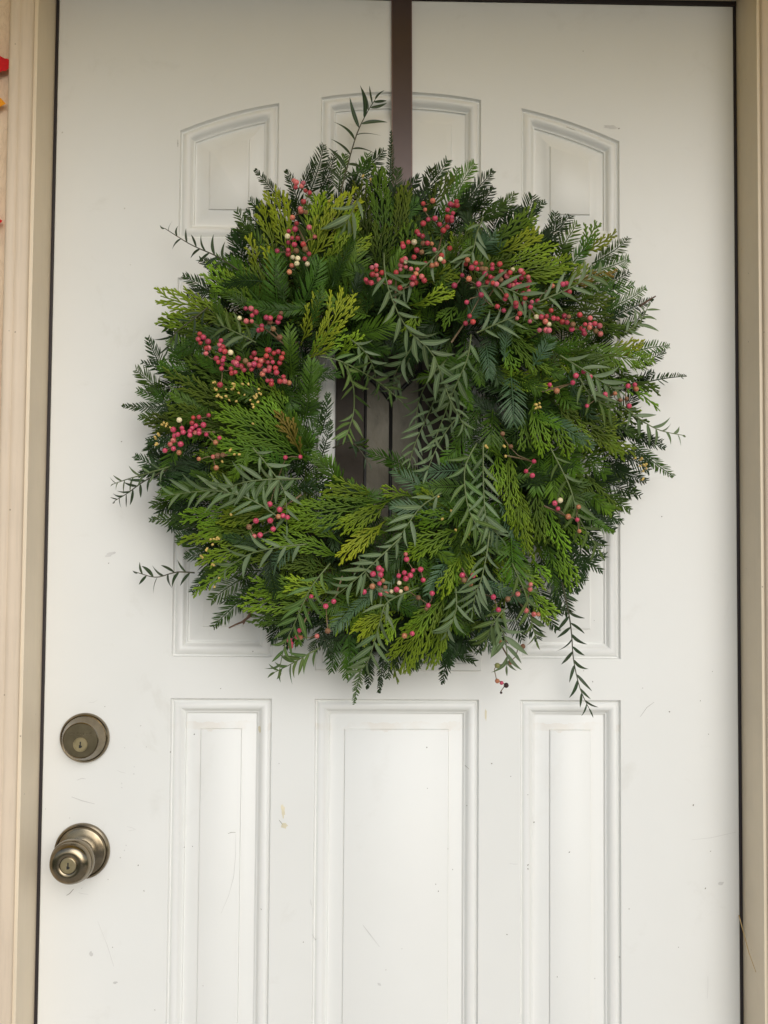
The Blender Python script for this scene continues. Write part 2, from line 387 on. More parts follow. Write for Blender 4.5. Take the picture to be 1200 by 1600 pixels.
# ------------------------------------------------------------ door
door = empty('front_door', (0, 0, 0))
tag(door, 'scuffed white panelled front door with arched upper panels, a knob and a deadbolt', 'door')
def rect(x0, x1, z0, z1): return [(x0, z0), (x1, z0), (x1, z1), (x0, z1)]     # counter-clockwise seen from the front (x right, z up)
def P2(u, v): p = W(u, v); return (p.x, p.z)
XL0, XL1 = P2(268, 1026)[0], P2(425, 1092)[0]
XM0, XM1 = P2(492, 1092)[0], P2(748.5, 1092)[0]
XR0, XR1 = P2(813, 1092)[0], P2(970, 1092)[0]
ZB1 = P2(600, 1092.5)[1]; ZB0 = 0.20
ZM1, ZM0 = P2(300, 434)[1], P2(300, 1026.5)[1]
ZT0 = P2(350, 372)[1]
def arched(pl, pr, bulge, x0, x1, zb):
    (xa, za), (xb, zb_) = pl, pr; n = 14; pts = [(x0, zb), (x1, zb)]
    for i in range(n+1):
        t = 1-i/n; x = x0+(x1-x0)*t; z = za+(zb_-za)*t + bulge*4*t*(1-t); pts.append((x, z))
    return pts
zTLl, zTLr = P2(284, 204)[1], P2(438, 161)[1]
zTM0, zTM1 = P2(504, 152)[1], P2(754, 156)[1]
zTRl, zTRr = P2(819, 169)[1], P2(971, 221)[1]
outl = [
 ('arched_panel', arched((0, zTLl), (0, zTLr), 0.0045, XL0, XL1, ZT0), M_pan2, 'P'),
 ('arched_panel', arched((0, zTM0), (0, zTM1), 0.0095, XM0, XM1, ZT0), M_pan2, 'P'),
 ('arched_panel', arched((0, zTRl), (0, zTRr), 0.0040, XR0, XR1, ZT0), M_pan2, 'P'),
 ('panel', rect(XL0, XL1, ZM0, ZM1), M_pan2, 'P'),
 ('panel', rect(XR0, XR1, ZM0, ZM1), M_pan2, 'P'),
 ('panel', rect(XL0, XL1, ZB0, ZB1), M_pan, 'P'),
 ('panel', rect(XM0, XM1, ZB0, ZB1), M_pan, 'P'),
 ('panel', rect(XR0, XR1, ZB0, ZB1), M_pan, 'P'),
]
def inset(poly, d):
    n = len(poly); out = []
    for i in range(n):
        p0, p1, p2 = Vector(poly[i-1]), Vector(poly[i]), Vector(poly[(i+1) % n])
        e1 = (p1-p0).normalized(); e2 = (p2-p1).normalized()
        n1 = Vector((-e1.y, e1.x)); n2 = Vector((-e2.y, e2.x)); b = n1+n2
        k = d/max(0.2, 1+n1.dot(n2))
        out.append((p1.x+b.x*k, p1.y+b.y*k))
    return out
def shrink(poly, d):
    """inset that keeps an arched top clean: its points are spread again between the moved sides"""
    if len(poly) == 4: return inset(poly, d)
    arc = poly[2:][::-1]; xs = [p[0] for p in arc]; x0, x1 = xs[0], xs[-1]; zb = poly[0][1]; n = len(arc)
    def top(x):
        f = (x-x0)/(x1-x0)*(n-1); i = min(n-2, max(0, int(f))); f -= i; return arc[i][1]*(1-f)+arc[i+1][1]*f, (arc[i+1][1]-arc[i][1])/(arc[i+1][0]-arc[i][0])
    out = [(x0+d, zb+d), (x1-d, zb+d)]
    for k in range(n):
        x = x1-d-(x1-x0-2*d)*k/(n-1); z, sl_ = top(x); out.append((x, z-d*math.sqrt(1+sl_*sl_)))
    return out
PROF = [(0, 0), (0.0009, 0.0018), (0.0016, 0.0044), (0.0028, 0.0050), (0.0040, 0.0038), (0.0065, 0.0016), (0.0095, 0.0010), (0.0125, 0.0020), (0.0150, 0.0048),
        (0.0168, 0.0076), (0.0180, 0.0084), (0.0190, 0.0086), (0.0196, 0.0112), (0.0212, 0.0118), (0.0240, 0.0110), (0.0330, 0.0070), (0.0385, 0.0046), (0.0393, 0.0046),
        (0.0399, 0.0022), (0.0408, 0.0016)]
def panel(name, poly, mat):
    n = len(poly); top = max(p[1] for p in poly); cx = sum(p[0] for p in poly)/n; V, F = [], []
    for off, d in PROF:
        for (x, z) in shrink(poly, off): V.append((x-cx, d, z-top))
    for i in range(len(PROF)-1):
        for k in range(n):
            k2 = (k+1) % n; F.append((i*n+k, i*n+k2, (i+1)*n+k2, (i+1)*n+k))
    F.append([(len(PROF)-1)*n+k for k in range(n)])
    return mesh_obj(name, V, F, mat, door, (cx, 0, top), angle=35)
doorparts = []
for nm, poly, mt, kd in outl: doorparts.append(panel(nm, poly, mt))
# slab face with openings
ZLITE0, ZLITE1 = P2(600, 1047)[1], ZM1
lite = rect(XM0, XM1+0.002, ZLITE0, ZLITE1)
bm = bmesh.new()
def loop(pts):
    vs = [bm.verts.new((x, 0, z)) for x, z in pts]
    return [bm.edges.new((vs[i], vs[(i+1) % len(vs)])) for i in range(len(vs))]
ed = loop(rect(-HW+0.0012, HW-0.0012, 0.0132, DZ-0.0012))
for _, poly, _, _ in outl: ed += loop(poly)
ed += loop(inset(lite, 0.006))
bmesh.ops.triangle_fill(bm, use_beauty=True, use_dissolve=False, edges=ed, normal=(0, -1, 0))
# slab sides and eased edge
R1 = rect(-HW+0.0012, HW-0.0012, 0.0132, DZ-0.0012); R2 = rect(-HW, HW, 0.012, DZ)
v1 = [bm.verts.new((x, 0, z)) for x, z in R1]; v2 = [bm.verts.new((x, 0.0012, z)) for x, z in R2]; v3 = [bm.verts.new((x, 0.045, z)) for x, z in R2]
for a, b in ((v1, v2), (v2, v3)):
    for k in range(4): bm.faces.new((a[k], a[(k+1) % 4], b[(k+1) % 4], b[k]))
bm.faces.new(v3)
bmesh.ops.remove_doubles(bm, verts=bm.verts[:], dist=1e-5)
for f in bm.faces:
    if abs(f.normal.y) > 0.9 and f.calc_center_median().y < 0.001 and f.normal.y > 0: f.normal_flip()
slab = bm_obj('door_slab', bm, M_door, door, smooth=False); doorparts.append(slab)
# glass lite with its applied frame
FP = [(0, 0.0), (0, -0.004), (0.0012, -0.0062), (0.004, -0.0068), (0.009, -0.0066), (0.0105, -0.0052), (0.012, -0.0058), (0.018, -0.0042), (0.022, -0.0010), (0.0232, 0.003), (0.0232, 0.014)]
cxm = (lite[0][0]+lite[1][0])/2
V, F = [], []
for off, d in FP:
    for (x, z) in inset(lite, off): V.append((x, d, z))
for i in range(len(FP)-1):
    for k in range(4):
        k2 = (k+1) % 4; F.append((i*4+k, i*4+k2, (i+1)*4+k2, (i+1)*4+k))
lf = mesh_obj('window_frame', V, F, M_white, door, angle=35); doorparts.append(lf)
gl = inset(lite, 0.0232); gx0, gz0 = gl[0]; gx1, gz1 = gl[2]
GY = 0.008
cx1, cx2, cx3 = P2(571, 650)[0], P2(611, 650)[0], P2(656.5, 650)[0]
zt = P2(611, 578)[1]
def pane(pts, mat, tilt=0.0):
    c = Vector((sum(p[0] for p in pts)/len(pts), GY, sum(p[1] for p in pts)/len(pts)))
    V = [(p[0]-c.x, 0.0+tilt*(p[0]-c.x), p[1]-c.z) for p in pts]+[(p[0]-c.x, 0.004, p[1]-c.z) for p in pts]; n = len(pts)
    F = [list(range(n)), list(reversed(range(n, 2*n)))]+[(k, n+k, n+(k+1) % n, (k+1) % n) for k in range(n)]
    return mesh_obj('pane', V, F, mat, lf, c, smooth=False)
e = 0.0004
def rr(x0, x1, z0, z1): return rect(x0+e, x1-e, z0+e, z1-e)
zb = gz0+0.05
pane(rr(gx0, cx1, gz0, gz1), M_glassd, 0.01); pane(rr(cx3, gx1, gz0, gz1), M_glassd, -0.01)
pane(rr(cx1, cx2, zb, zt), M_glass, 0.015); pane(rr(cx2, cx3, zb, zt), M_glass, -0.01)
pane(rr(cx1, cx3, zt, gz1), M_glassd); pane(rr(cx1, cx3, gz0, zb), M_glassd)
def came(pts, r=0.0021):
    m = MB(); m.tube([Vector((x, GY-0.0005, z)) for x, z in pts], r, r, 6); return m.build('came', M_came, lf, m.v[0].copy())
came([(cx1, gz0), (cx1, gz1)], 0.0019); came([(cx2, zb), (cx2, zt)], 0.0024); came([(cx3, gz0), (cx3, gz1)], 0.0021)
came([(gx0, zt), (gx1, zt)], 0.0019); came([(gx0, zb), (gx1, zb)], 0.0019)
dg = [P2(613, 624), P2(622, 612), P2(640, 595), P2(656, 578)]
came(dg, 0.0030); came([(2*cx2-x, z) for x, z in dg], 0.0030)

# deadbolt and doorknob
c = W(133.2, 1152.3)
db = lathe('deadbolt', [(0.0315, -0.0002), (0.0322, 0.001), (0.0322, 0.0035), (0.0312, 0.0062), (0.0296, 0.0075), (0.0290, 0.0072), (0.0284, 0.0085), (0.0268, 0.0125), (0.0236, 0.0205), (0.0231, 0.0222), (0.0222, 0.0229), (0.0217, 0.0225)], M_brass, door, (0, 0, 0), loc=(c.x, 0, c.z))
tag(db, 'round antique brass deadbolt above the doorknob')
lathe('lock_face', [(0.0216, 0.020), (0.0216, 0.0227), (0.0214, 0.0229), (0.0, 0.0229)], M_brass3, db, (0, 0, 0))
kz = -0.0052
lathe('keyhole_cylinder', [(0.0092, 0.0229), (0.0090, 0.0237), (0.0083, 0.0237), (0.0083, 0.0226), (0.0079, 0.0232), (0.0, 0.0232)], M_brass2, db, (0, 0, kz), 40)
def keyway(par, d, z):
    bm = bmesh.new(); box(bm, -0.0008, 0.0008, -d-0.0003, -d+0.001, z-0.0002, z+0.0038)
    box(bm, -0.0017, 0.0010, -d-0.00035, -d+0.001, z-0.0042, z-0.0004); box(bm, -0.0006, 0.0021, -d-0.00025, -d+0.001, z-0.0034, z-0.0012)
    bm_obj('keyway', bm, M_key, par)
keyway(db, 0.0232, kz)
# faint worn engraving above the cylinder
m = MB()
random.seed(5)
for k in range(7):
    x = -0.0125+k*0.0041
    m.tube([Vector((x, -0.0229, 0.0062)), Vector((x, -0.0229, 0.0098))], 0.00028, 0.00028, 4)
    if k % 2 == 0: m.tube([Vector((x, -0.0229, 0.0098)), Vector((x+0.0022, -0.0229, 0.0097))], 0.00025, 0.00025, 4)
    if k % 3 != 1: m.tube([Vector((x, -0.0229, 0.0062)), Vector((x+0.0022, -0.0229, 0.0063))], 0.00025, 0.00025, 4)
m.build('worn_engraving', M_brass, db)
c = W(129.2, 1329)
kn = lathe('doorknob', [(0.0350, -0.0002), (0.0360, 0.0015), (0.0360, 0.0035), (0.0350, 0.0060), (0.0332, 0.0072), (0.0322, 0.0068), (0.0316, 0.0075), (0.0306, 0.0100), (0.0290, 0.0108), (0.0220, 0.0112), (0.0175, 0.0128), (0.0150, 0.0165), (0.0138, 0.022), (0.0136, 0.029), (0.0150, 0.033),
     (0.0195, 0.0362), (0.0240, 0.0392), (0.0270, 0.0430), (0.0278, 0.0470), (0.0272, 0.0510), (0.0262, 0.0530), (0.0256, 0.0529), (0.0254, 0.0537), (0.0260, 0.0548), (0.0252, 0.0590), (0.0232, 0.0625), (0.0200, 0.0650), (0.0165, 0.0662), (0.0128, 0.0664), (0.0108, 0.0655), (0.0104, 0.0640), (0.0, 0.0640)],
     M_brass, door, (0, 0, 0), 72, loc=(c.x, 0, c.z))
tag(kn, 'round antique brass doorknob with a key cylinder')
lathe('keyhole_cylinder', [(0.0098, 0.0638), (0.0096, 0.0662), (0.0090, 0.0666), (0.0, 0.0666)], M_brass2, kn, (0, 0, 0), 40)
keyway(kn, 0.0666, 0.0)

# marks on the paint, laid on whatever surface lies there
bpy.context.view_layer.update()
VV, FF = [], []
for o in doorparts:
    mwx = Matrix.Translation(o.location); b0 = len(VV)
    VV += [mwx @ v.co for v in o.data.vertices]; FF += [[b0+i for i in p.vertices] for p in o.data.polygons]
bvh = BVHTree.FromPolygons(VV, FF)
def onface(u, v):
    p = W(u, v); h = bvh.ray_cast(Vector((p.x, -0.3, p.z)), Vector((0, 1, 0)))
    return (h[0] if h[0] else p) + Vector((0, -0.00035, 0))
def px2m(px): return px/1178.0
marks = {0: MB(), 1: MB(), 2: MB()}
def blotch(mb, u, v, rx, ry=None, rot=0.0, n=9):
    ry = ry or rx; c0 = onface(u, v); i0 = len(mb.v); mb.v.append(c0); mb.a.append(0)
    for k in range(n):
        a = 2*math.pi*k/n; q = ru(0.6, 1.25); x, z = math.cos(a)*rx*q, math.sin(a)*ry*q
        x, z = x*math.cos(rot)-z*math.sin(rot), x*math.sin(rot)+z*math.cos(rot)
        mb.v.append(onface(u+x, v-z)); mb.a.append(0)
    for k in range(n): mb.f.append((i0, i0+1+k, i0+1+(k+1) % n))
def scratch(mb, pts, w=0.35):
    w *= 0.75
    i0 = len(mb.v); n = len(pts)
    for i, (u, v) in enumerate(pts):
        a = pts[min(i+1, n-1)]; b = pts[max(i-1, 0)]; d = Vector((a[0]-b[0], a[1]-b[1])).normalized()
        ww = w*math.sin(math.pi*(i+0.5)/n)+0.08
        mb.v.append(onface(u-d.y*ww, v+d.x*ww)); mb.v.append(onface(u+d.y*ww, v-d.x*ww)); mb.a += [0, 0]
    for i in range(n-1): mb.f.append((i0+2*i, i0+2*i+1, i0+2*i+3, i0+2*i+2))
random.seed(21)
for u, v, s in [(667,1168,1.7),(768,1193,1.6),(798,1213,1.3),(836,1288,1.8),(825,1352,1.4),(825,1358,1.5),(890,1332,1.5),(792,1460,1.2),(668,1232,.9),(730,1260,1),(681,1382,.9),(685,1393,1.2),(708,1361,.9),
    (983,1420,1.5),(931,1532,1.1),(871,1527,1.1),(969,1497,1.1),(825,1242,.8),(628,1483,.9),(603,1516,.9),(700,1327,.8),(302,1149,1.2),(266,1175,1),(436,1193,.8),(286,1327,1),(299,1325,1),(317,1541,1.2),
    (408,1421,1),(474,1472,1),(493,1469,.9),(242,1578,1.1),(345,1076,1),(911,80,1.1),(967,201,1.2),(278,224,1),(1034,807,1.6),(1113,1049,.9),(1094,1095,1.1),(1107,1147,1),(1083,1258,1.8),(1102,1388,1.5),
    (216,1352,1.2),(169,1374,1.1),(225,1392,1.2),(220,1134,1),(164,1104,.9),(229,1167,.8),(109,1278,1),(71,1264,.8),(926,1065,1.2),(395,1018,1.2),(1004,1075,.9),(930,970,1),(912,1048,1.2),(1046,1112,1.4),(1110,1330,.9),(1060,1480,.9),(190,690,1),(170,880,1.2),(176,1480,.9)]:
    blotch(marks[0], u, v, s*0.68, s*ru(0.5, 1.2), ru(0, 3))
scratch(marks[0], [(725,1196),(729,1199),(733,1202)]); scratch(marks[0], [(356,1303),(361,1301),(368,1301)], .4); scratch(marks[0], [(104,1399),(109,1396),(115,1389)], .6)
scratch(marks[0], [(436,1281),(439,1285),(442,1289)], .5); scratch(marks[0], [(278,218),(278,224),(278,230)], .4)
scratch(marks[0], [(885,198),(893,201),(899,203)], .4); scratch(marks[0], [(1022,1097),(1011,1105),(1000,1120)], .2)
scratch(marks[1], [(368,1303),(368,1335),(365,1370),(357,1400),(345,1428)], .3)
scratch(marks[1], [(567,1446),(580,1463),(593,1480)], .9); blotch(marks[1], 593, 1539, 3.6, 2, -.4); blotch(marks[1], 955, 199, 12, 3.2, -.1, 14); scratch(marks[1], [(796,1349),(803,1350),(809,1350)], .4)
scratch(marks[1], [(1106,1525),(1106,1543),(1105,1560)], .4); blotch(marks[1], 1127, 1380, 5, 3); scratch(marks[1], [(118,1330),(125,1255),(148,1257)], .3) if False else None
scratch(marks[1], [(112,1245),(128,1251),(148,1256)], .9); scratch(marks[1], [(120,1219),(128,1216),(134,1217)], .7); scratch(marks[1], [(153,1440),(168,1478),(178,1510)], .35); blotch(marks[1], 142, 1490, 3.5, 4)
scratch(marks[1], [(485,1405),(486,1412),(489,1420)], .6); scratch(marks[1], [(488,1460),(493,1471),(497,1466)], .5); blotch(marks[1], 180, 1535, 4, 2); blotch(marks[1], 172, 866, 8, 3, .3, 12); scratch(marks[1], [(1081,1312),(1110,1309),(1150,1300)], .35)
blotch(marks[2], 442, 1267, 3, 12, .06, 14); blotch(marks[2], 444, 1290, 5, 5, 0, 12); blotch(marks[2], 759, 1117, 2, 11, 0.05, 12); blotch(marks[2], 405, 1140, 2.5, 6)
for k in range(34):      # handling wear gathered round the lock and knob
    aa = ru(0, 6.28); q = ru(50, 95); u, v = 133+math.cos(aa)*q*0.9, 1250+math.sin(aa)*q*1.7
    if u < 75 or abs(v-1152) < 48 and abs(u-133) < 48 or abs(v-1332) < 55 and abs(u-125) < 60: continue
    if k % 3: blotch(marks[1], u, v, ru(0.8, 2.2), ru(0.5, 1.0), ru(0, 3))
    else: scratch(marks[1], [(u, v), (u+ru(3, 9), v+ru(-3, 3)), (u+ru(10, 16), v+ru(-5, 5))], .3)
marks[0].build('scuff_marks', M_scuff, door)['kind'] = 'stuff'
marks[1].build('light_scuff_marks', M_scuffl, door)['kind'] = 'stuff'
marks[2].build('yellow_stains', M_yel, door)['kind'] = 'stuff'

# ------------------------------------------------------------ hanger strap
st = empty('wreath_hanger', (0, -0.004, DZ))
tag(st, 'flat brown strap hanging over the top of the door and holding the wreath', 'wreath hanger')
xa, xb = W(611.5, 0, 0.004).x, W(643.5, 0, 0.004).x
xa2, xb2 = W(613, 270, 0.004).x, W(645, 270, 0.004).x
zs0, zs1 = W(620, 330, 0.004).z, DZ+0.0002
def quadbox(xl0, xr0, xl1, xr1, y0, y1, z0, z1):
    V = [(xl0, y0, z0), (xr0, y0, z0), (xr0, y1, z0), (xl0, y1, z0), (xl1, y0, z1), (xr1, y0, z1), (xr1, y1, z1), (xl1, y1, z1)]
    return V, [(0, 1, 5, 4), (1, 2, 6, 5), (2, 3, 7, 6), (3, 0, 4, 7), (4, 5, 6, 7), (3, 2, 1, 0)]
o0 = Vector(st.location)
def sub(V): return [Vector(v)-o0 for v in V]
w = 0.0013
V, F = quadbox(xa2+w, xb2-w, xa+w, xb-w, -0.0040, -0.0012, zs0, zs1); mesh_obj('strap', sub(V), F, M_strap, st, smooth=False)
for (l0, l1) in ((xa2, xa), (xb2-w, xb-w)):
    V, F = quadbox(l0, l0+w, l1, l1+w, -0.0050, -0.0012, zs0, zs1); mesh_obj('rolled_edge', sub(V), F, M_strapedge, st, smooth=False)
V, F = quadbox(xa2, xb2, xa2, xb2, -0.052, -0.0012, zs0-0.004, zs0); mesh_obj('hook', sub(V), F, M_strap, st, smooth=False)
V, F = quadbox(xa, xb, xa, xb, -0.0050, 0.0, DZ+0.0002, DZ+0.0020); mesh_obj('top_bend', sub(V), F, M_strap, st, smooth=False)

# ------------------------------------------------------------ wreath
WC = W(616, 658, 0.05); wreath = empty('wreath', tuple(WC))
tag(wreath, 'large round evergreen wreath with pink pepper berries hanging on the white door', 'wreath')
def H(p):
    r = math.hypot(p[0]-WC.x, p[2]-WC.z)
    return 0.030 + 0.085*math.sqrt(max(0.0, 1-((r-0.205)/0.155)**2))
def Hp(u, v):
    p = W(u, v, 0.08); return H(p)
def wparent(o):
    o.parent = wreath; o.location = Vector(o.location) - WC; return o
def bez(a, b, c, n):
    return [a*(1-t)**2 + b*2*t*(1-t) + c*t*t for t in [i/n for i in range(n+1)]]
class Curve3:
    def __init__(s, pts): 
        s.p = pts; s.n = len(pts)-1; s.L = sum((pts[i+1]-pts[i]).length for i in range(s.n))
    def at(s, t):
        x = min(max(t, 0), 0.9999)*s.n; i = int(x); f = x-i; return s.p[i].lerp(s.p[i+1], f)
    def tan(s, t):
        x = min(max(t, 0), 0.9999)*s.n; i = int(x); return (s.p[i+1]-s.p[i]).normalized()
CAMP = Vector((CX, -CD, CZ))
def frame(t, p, roll):
    nrm = (CAMP-p).normalized(); nrm = (nrm - t*nrm.dot(t))
    if nrm.length < 0.05: nrm = Vector((0, 0, 1))
    nrm.normalize(); b = t.cross(nrm)
    c_, s_ = math.cos(roll), math.sin(roll)
    return b*c_+nrm*s_, nrm*c_-b*s_

def path_px(u0, v0, u1, v1, bend, lift, fr0=0.75, tipout=0.0):
    """base and tip from the photograph, each at its own distance out from the door"""
    d0 = Hp(u0, v0)*fr0 + lift; d1 = Hp(u1, v1) + lift*0.7 + tipout
    um, vm = (u0+u1)/2-(v1-v0)*bend, (v0+v1)/2+(u1-u0)*bend
    dm = max((d0+d1)/2, Hp(um, vm))+lift+0.004
    return Curve3(bez(W(u0, v0, d0), W(um, vm, dm), W(u1, v1, max(0.012, d1)), 10))

def sink_add(sink, m):
    b = len(sink[0]); sink[0] += m.v; sink[1] += [tuple(b+i for i in f) for f in m.f]; sink[2] += m.a; sink[3] += [rnd()]*len(m.v)
def redwood(cv, nl, mat, roll=0.0, spacing=0.0029, buds=False, stemmat=None, one=0, droop=0.15, sink=None):
    """flat two-ranked spray: a stem with a needle on each side at every step"""
    m = MB(); L = cv.L
    m.tube([cv.at(i/8) for i in range(9)], 0.0011, 0.00045, 5, 0.3)
    n = max(8, int(L*0.93/spacing)); vo = Vector((0, 0, 0))
    for i in range(n):
        t = 0.06+0.94*i/n
        for sg in (-1, 1):
            if one and sg != one and rnd() < 0.7: continue
            if rnd() < 0.04: continue
            tt = min(1, t+ru(-0.3, 0.3)/n); p = cv.at(tt); T = cv.tan(tt); B, N = frame(T, p, roll+ru(-0.16, 0.16))
            ln = nl*(0.45+0.55*min(1, (t-0.02)/0.2))*(1.0 if t < 0.6 else 1-0.62*((t-0.6)/0.4)**1.5)*ru(0.82, 1.1)
            an = math.radians(62-30*t+ru(-9, 9)); d = T*math.cos(an)+B*sg*math.sin(an)+N*ru(-0.02, 0.22); d.normalize()
            side = d.cross(N).normalized(); up = side.cross(d); wd_ = 0.00088*ru(0.85, 1.15)*(0.8+nl*12)
            i0 = len(m.v); a = 0.15+0.75*t
            m.v.append(p); m.a.append(a*0.6)
            for s_, ww in ((0.28, 1.0), (0.75, 0.8)):
                c0 = p+d*ln*s_+T*(0.16*ln*s_*s_)-N*(droop*ln*s_*s_)
                m.v += [c0-side*wd_*ww, c0+up*wd_*0.35, c0+side*wd_*ww]; m.a += [a, a*0.75, a]
            m.v.append(p+d*ln+T*(0.16*ln)-N*(droop*ln)); m.a.append(a)
            q = i0
            m.f += [(q, q+2, q+1), (q, q+3, q+2), (q+1, q+2, q+5, q+4), (q+2, q+3, q+6, q+5), (q+4, q+5, q+7), (q+5, q+6, q+7)]
    if buds:
        for k in range(3): m.blob(cv.at(1.0)+Vector((ru(-1, 1), ru(-1, 1), ru(-1, 1)))*0.0014, 0.0014, 1.4, cv.tan(1), 0.6)
    if sink is not None: return sink_add(sink, m)
    o = m.build('redwood_sprig', mat, None, cv.p[0].copy()); return wparent(o)

def cedar(cv, spread, mat, roll=0.0, dens=1.0, thin=1.0, sink=None):
    """flat forking spray of scale-leaved twigs; spread = half width"""
    m = MB(); L = cv.L
    def place(x, y, z=0.0):
        t = x/L; p = cv.at(t); T = cv.tan(t); B, N = frame(T, p, roll)
        if t > 1: p = p+T*(x-L)
        return p+B*y+N*z
    def twig(x0, y0, an, ln, w0, lev, curl):
        n = 3 if lev > 1 else 4 if lev == 1 else 8; pts = []; an2 = an
        x, y = x0, y0; z = 0
        for i in range(n+1):
            pts.append((x, y, z)); st_ = ln/n; x += math.cos(an2)*st_; y += math.sin(an2)*st_; an2 += curl/n
            z += ru(-0.00035, 0.00035)
        P = [place(*q) for q in pts]; base = len(m.v)
        for i, p in enumerate(P):
            tt = (P[min(i+1, n)]-P[max(0, i-1)]).normalized(); b, nn = frame(tt, p, roll)
            w = w0*(1-(0.22 if lev == 0 else -0.12)*i/n)*(0.75 if i == n else 1.0)
            a = 0.12+0.88*min(1, pts[i][0]/L)*(0.35+0.65*(i/n if lev else 0.3))
            m.v += [p+b*w, p+nn*w*0.6, p-b*w, p-nn*w*0.6]; m.a += [a]*4
        for i in range(n):
            for k in range(4):
                k2 = (k+1) % 4; m.f.append((base+4*i+k2, base+4*i+k, base+4*i+4+k, base+4*i+4+k2))
        e_ = P[-1]+(P[-1]-P[-2]).normalized()*w0*0.9; m.v.append(e_); m.a.append(m.a[-1]); ie = len(m.v)-1
        for k in range(4): m.f.append((base+4*n+(k+1) % 4, base+4*n+k, ie))
        return pts
    def grow(x0, y0, an, ln, lev, w0):
        curl = ru(-0.10, 0.10) - (0.30*(1 if an > 0 else -1) if lev else 0)
        pts = twig(x0, y0, an, ln, w0, lev, curl)
        if lev >= 2 or ln < 0.009: return
        step = (0.0080 if lev == 0 else 0.0052)/dens; k = int(ln*0.92/step); sg = 1 if rnd() < .5 else -1
        for i in range(1, k+1):
            s_ = (i/(k+1))*0.98
            if lev == 0 and s_ < 0.08: continue
            j = s_*(len(pts)-1); i0 = int(j); f = j-i0; a, b = pts[i0], pts[min(i0+1, len(pts)-1)]
            xx, yy = a[0]+(b[0]-a[0])*f, a[1]+(b[1]-a[1])*f
            la = math.atan2(b[1]-a[1], b[0]-a[0]) if i0+1 < len(pts) else an
            if lev == 0: l2 = spread*2.2*min(1, 0.55+s_*1.6)*(1 if s_ < 0.4 else 1-0.70*((s_-0.4)/0.6))*ru(0.8, 1.1)
            else: l2 = min(0.013, ln*0.42)*(1-s_*0.45)*ru(0.7, 1.15)
            sg = -sg
            grow(xx, yy, la+sg*math.radians(ru(18, 28)), l2, lev+1, w0*(0.92 if lev == 0 else 0.95))
    grow(0, 0, 0, L, 0, 0.00104*thin)
    if sink is not None: return sink_add(sink, m)
    o = m.build('cedar_sprig', mat, None, cv.p[0].copy()); return wparent(o)

# leaflets of the pepper leaves: one mesh data per curvature and shade, shared by the copies
LEAF = {}
def leaf_mesh(shade, k):
    if (shade, k) in LEAF: return LEAF[(shade, k)]
    V, F, A = [], [], []; n = 9; cur = (-0.10, 0.0, 0.08, 0.16, 0.22, 0.05)[k]; dr = (0.05, 0.12, 0.2, 0.08, 0.15, 0.28)[k]; wd_ = (0.080, 0.088, 0.078, 0.084, 0.074, 0.090)[k]
    for i in range(n+1):
        s_ = i/n; w_ = wd_*(math.sin(math.pi*min(1, s_*1.02)**0.85)**0.75)*(1-0.25*s_)+0.003
        if i == n: w_ = 0.002
        yc = cur*4*s_*(1-s_)*0.5-cur*s_*0.5; zc = -dr*s_*s_
        V += [(s_, yc-w_, zc+w_*0.30), (s_, yc, zc), (s_, yc+w_, zc+w_*0.30)]; A += [-1, 0, 1]
        if i:
            q = 3*(i-1); F += [(q+1, q, q+3, q+4), (q+2, q+1, q+4, q+5)]
    me = bpy.data.meshes.new('leaflet'); me.from_pydata(V, [], F); me.materials.append(LM[shade]); me.shade_smooth()
    a = me.attributes.new('t', 'FLOAT', 'POINT'); a.data.foreach_set('value', [float(x) for x in A])
    LEAF[(shade, k)] = me; return me
leaf_count = [0]; spare = {}
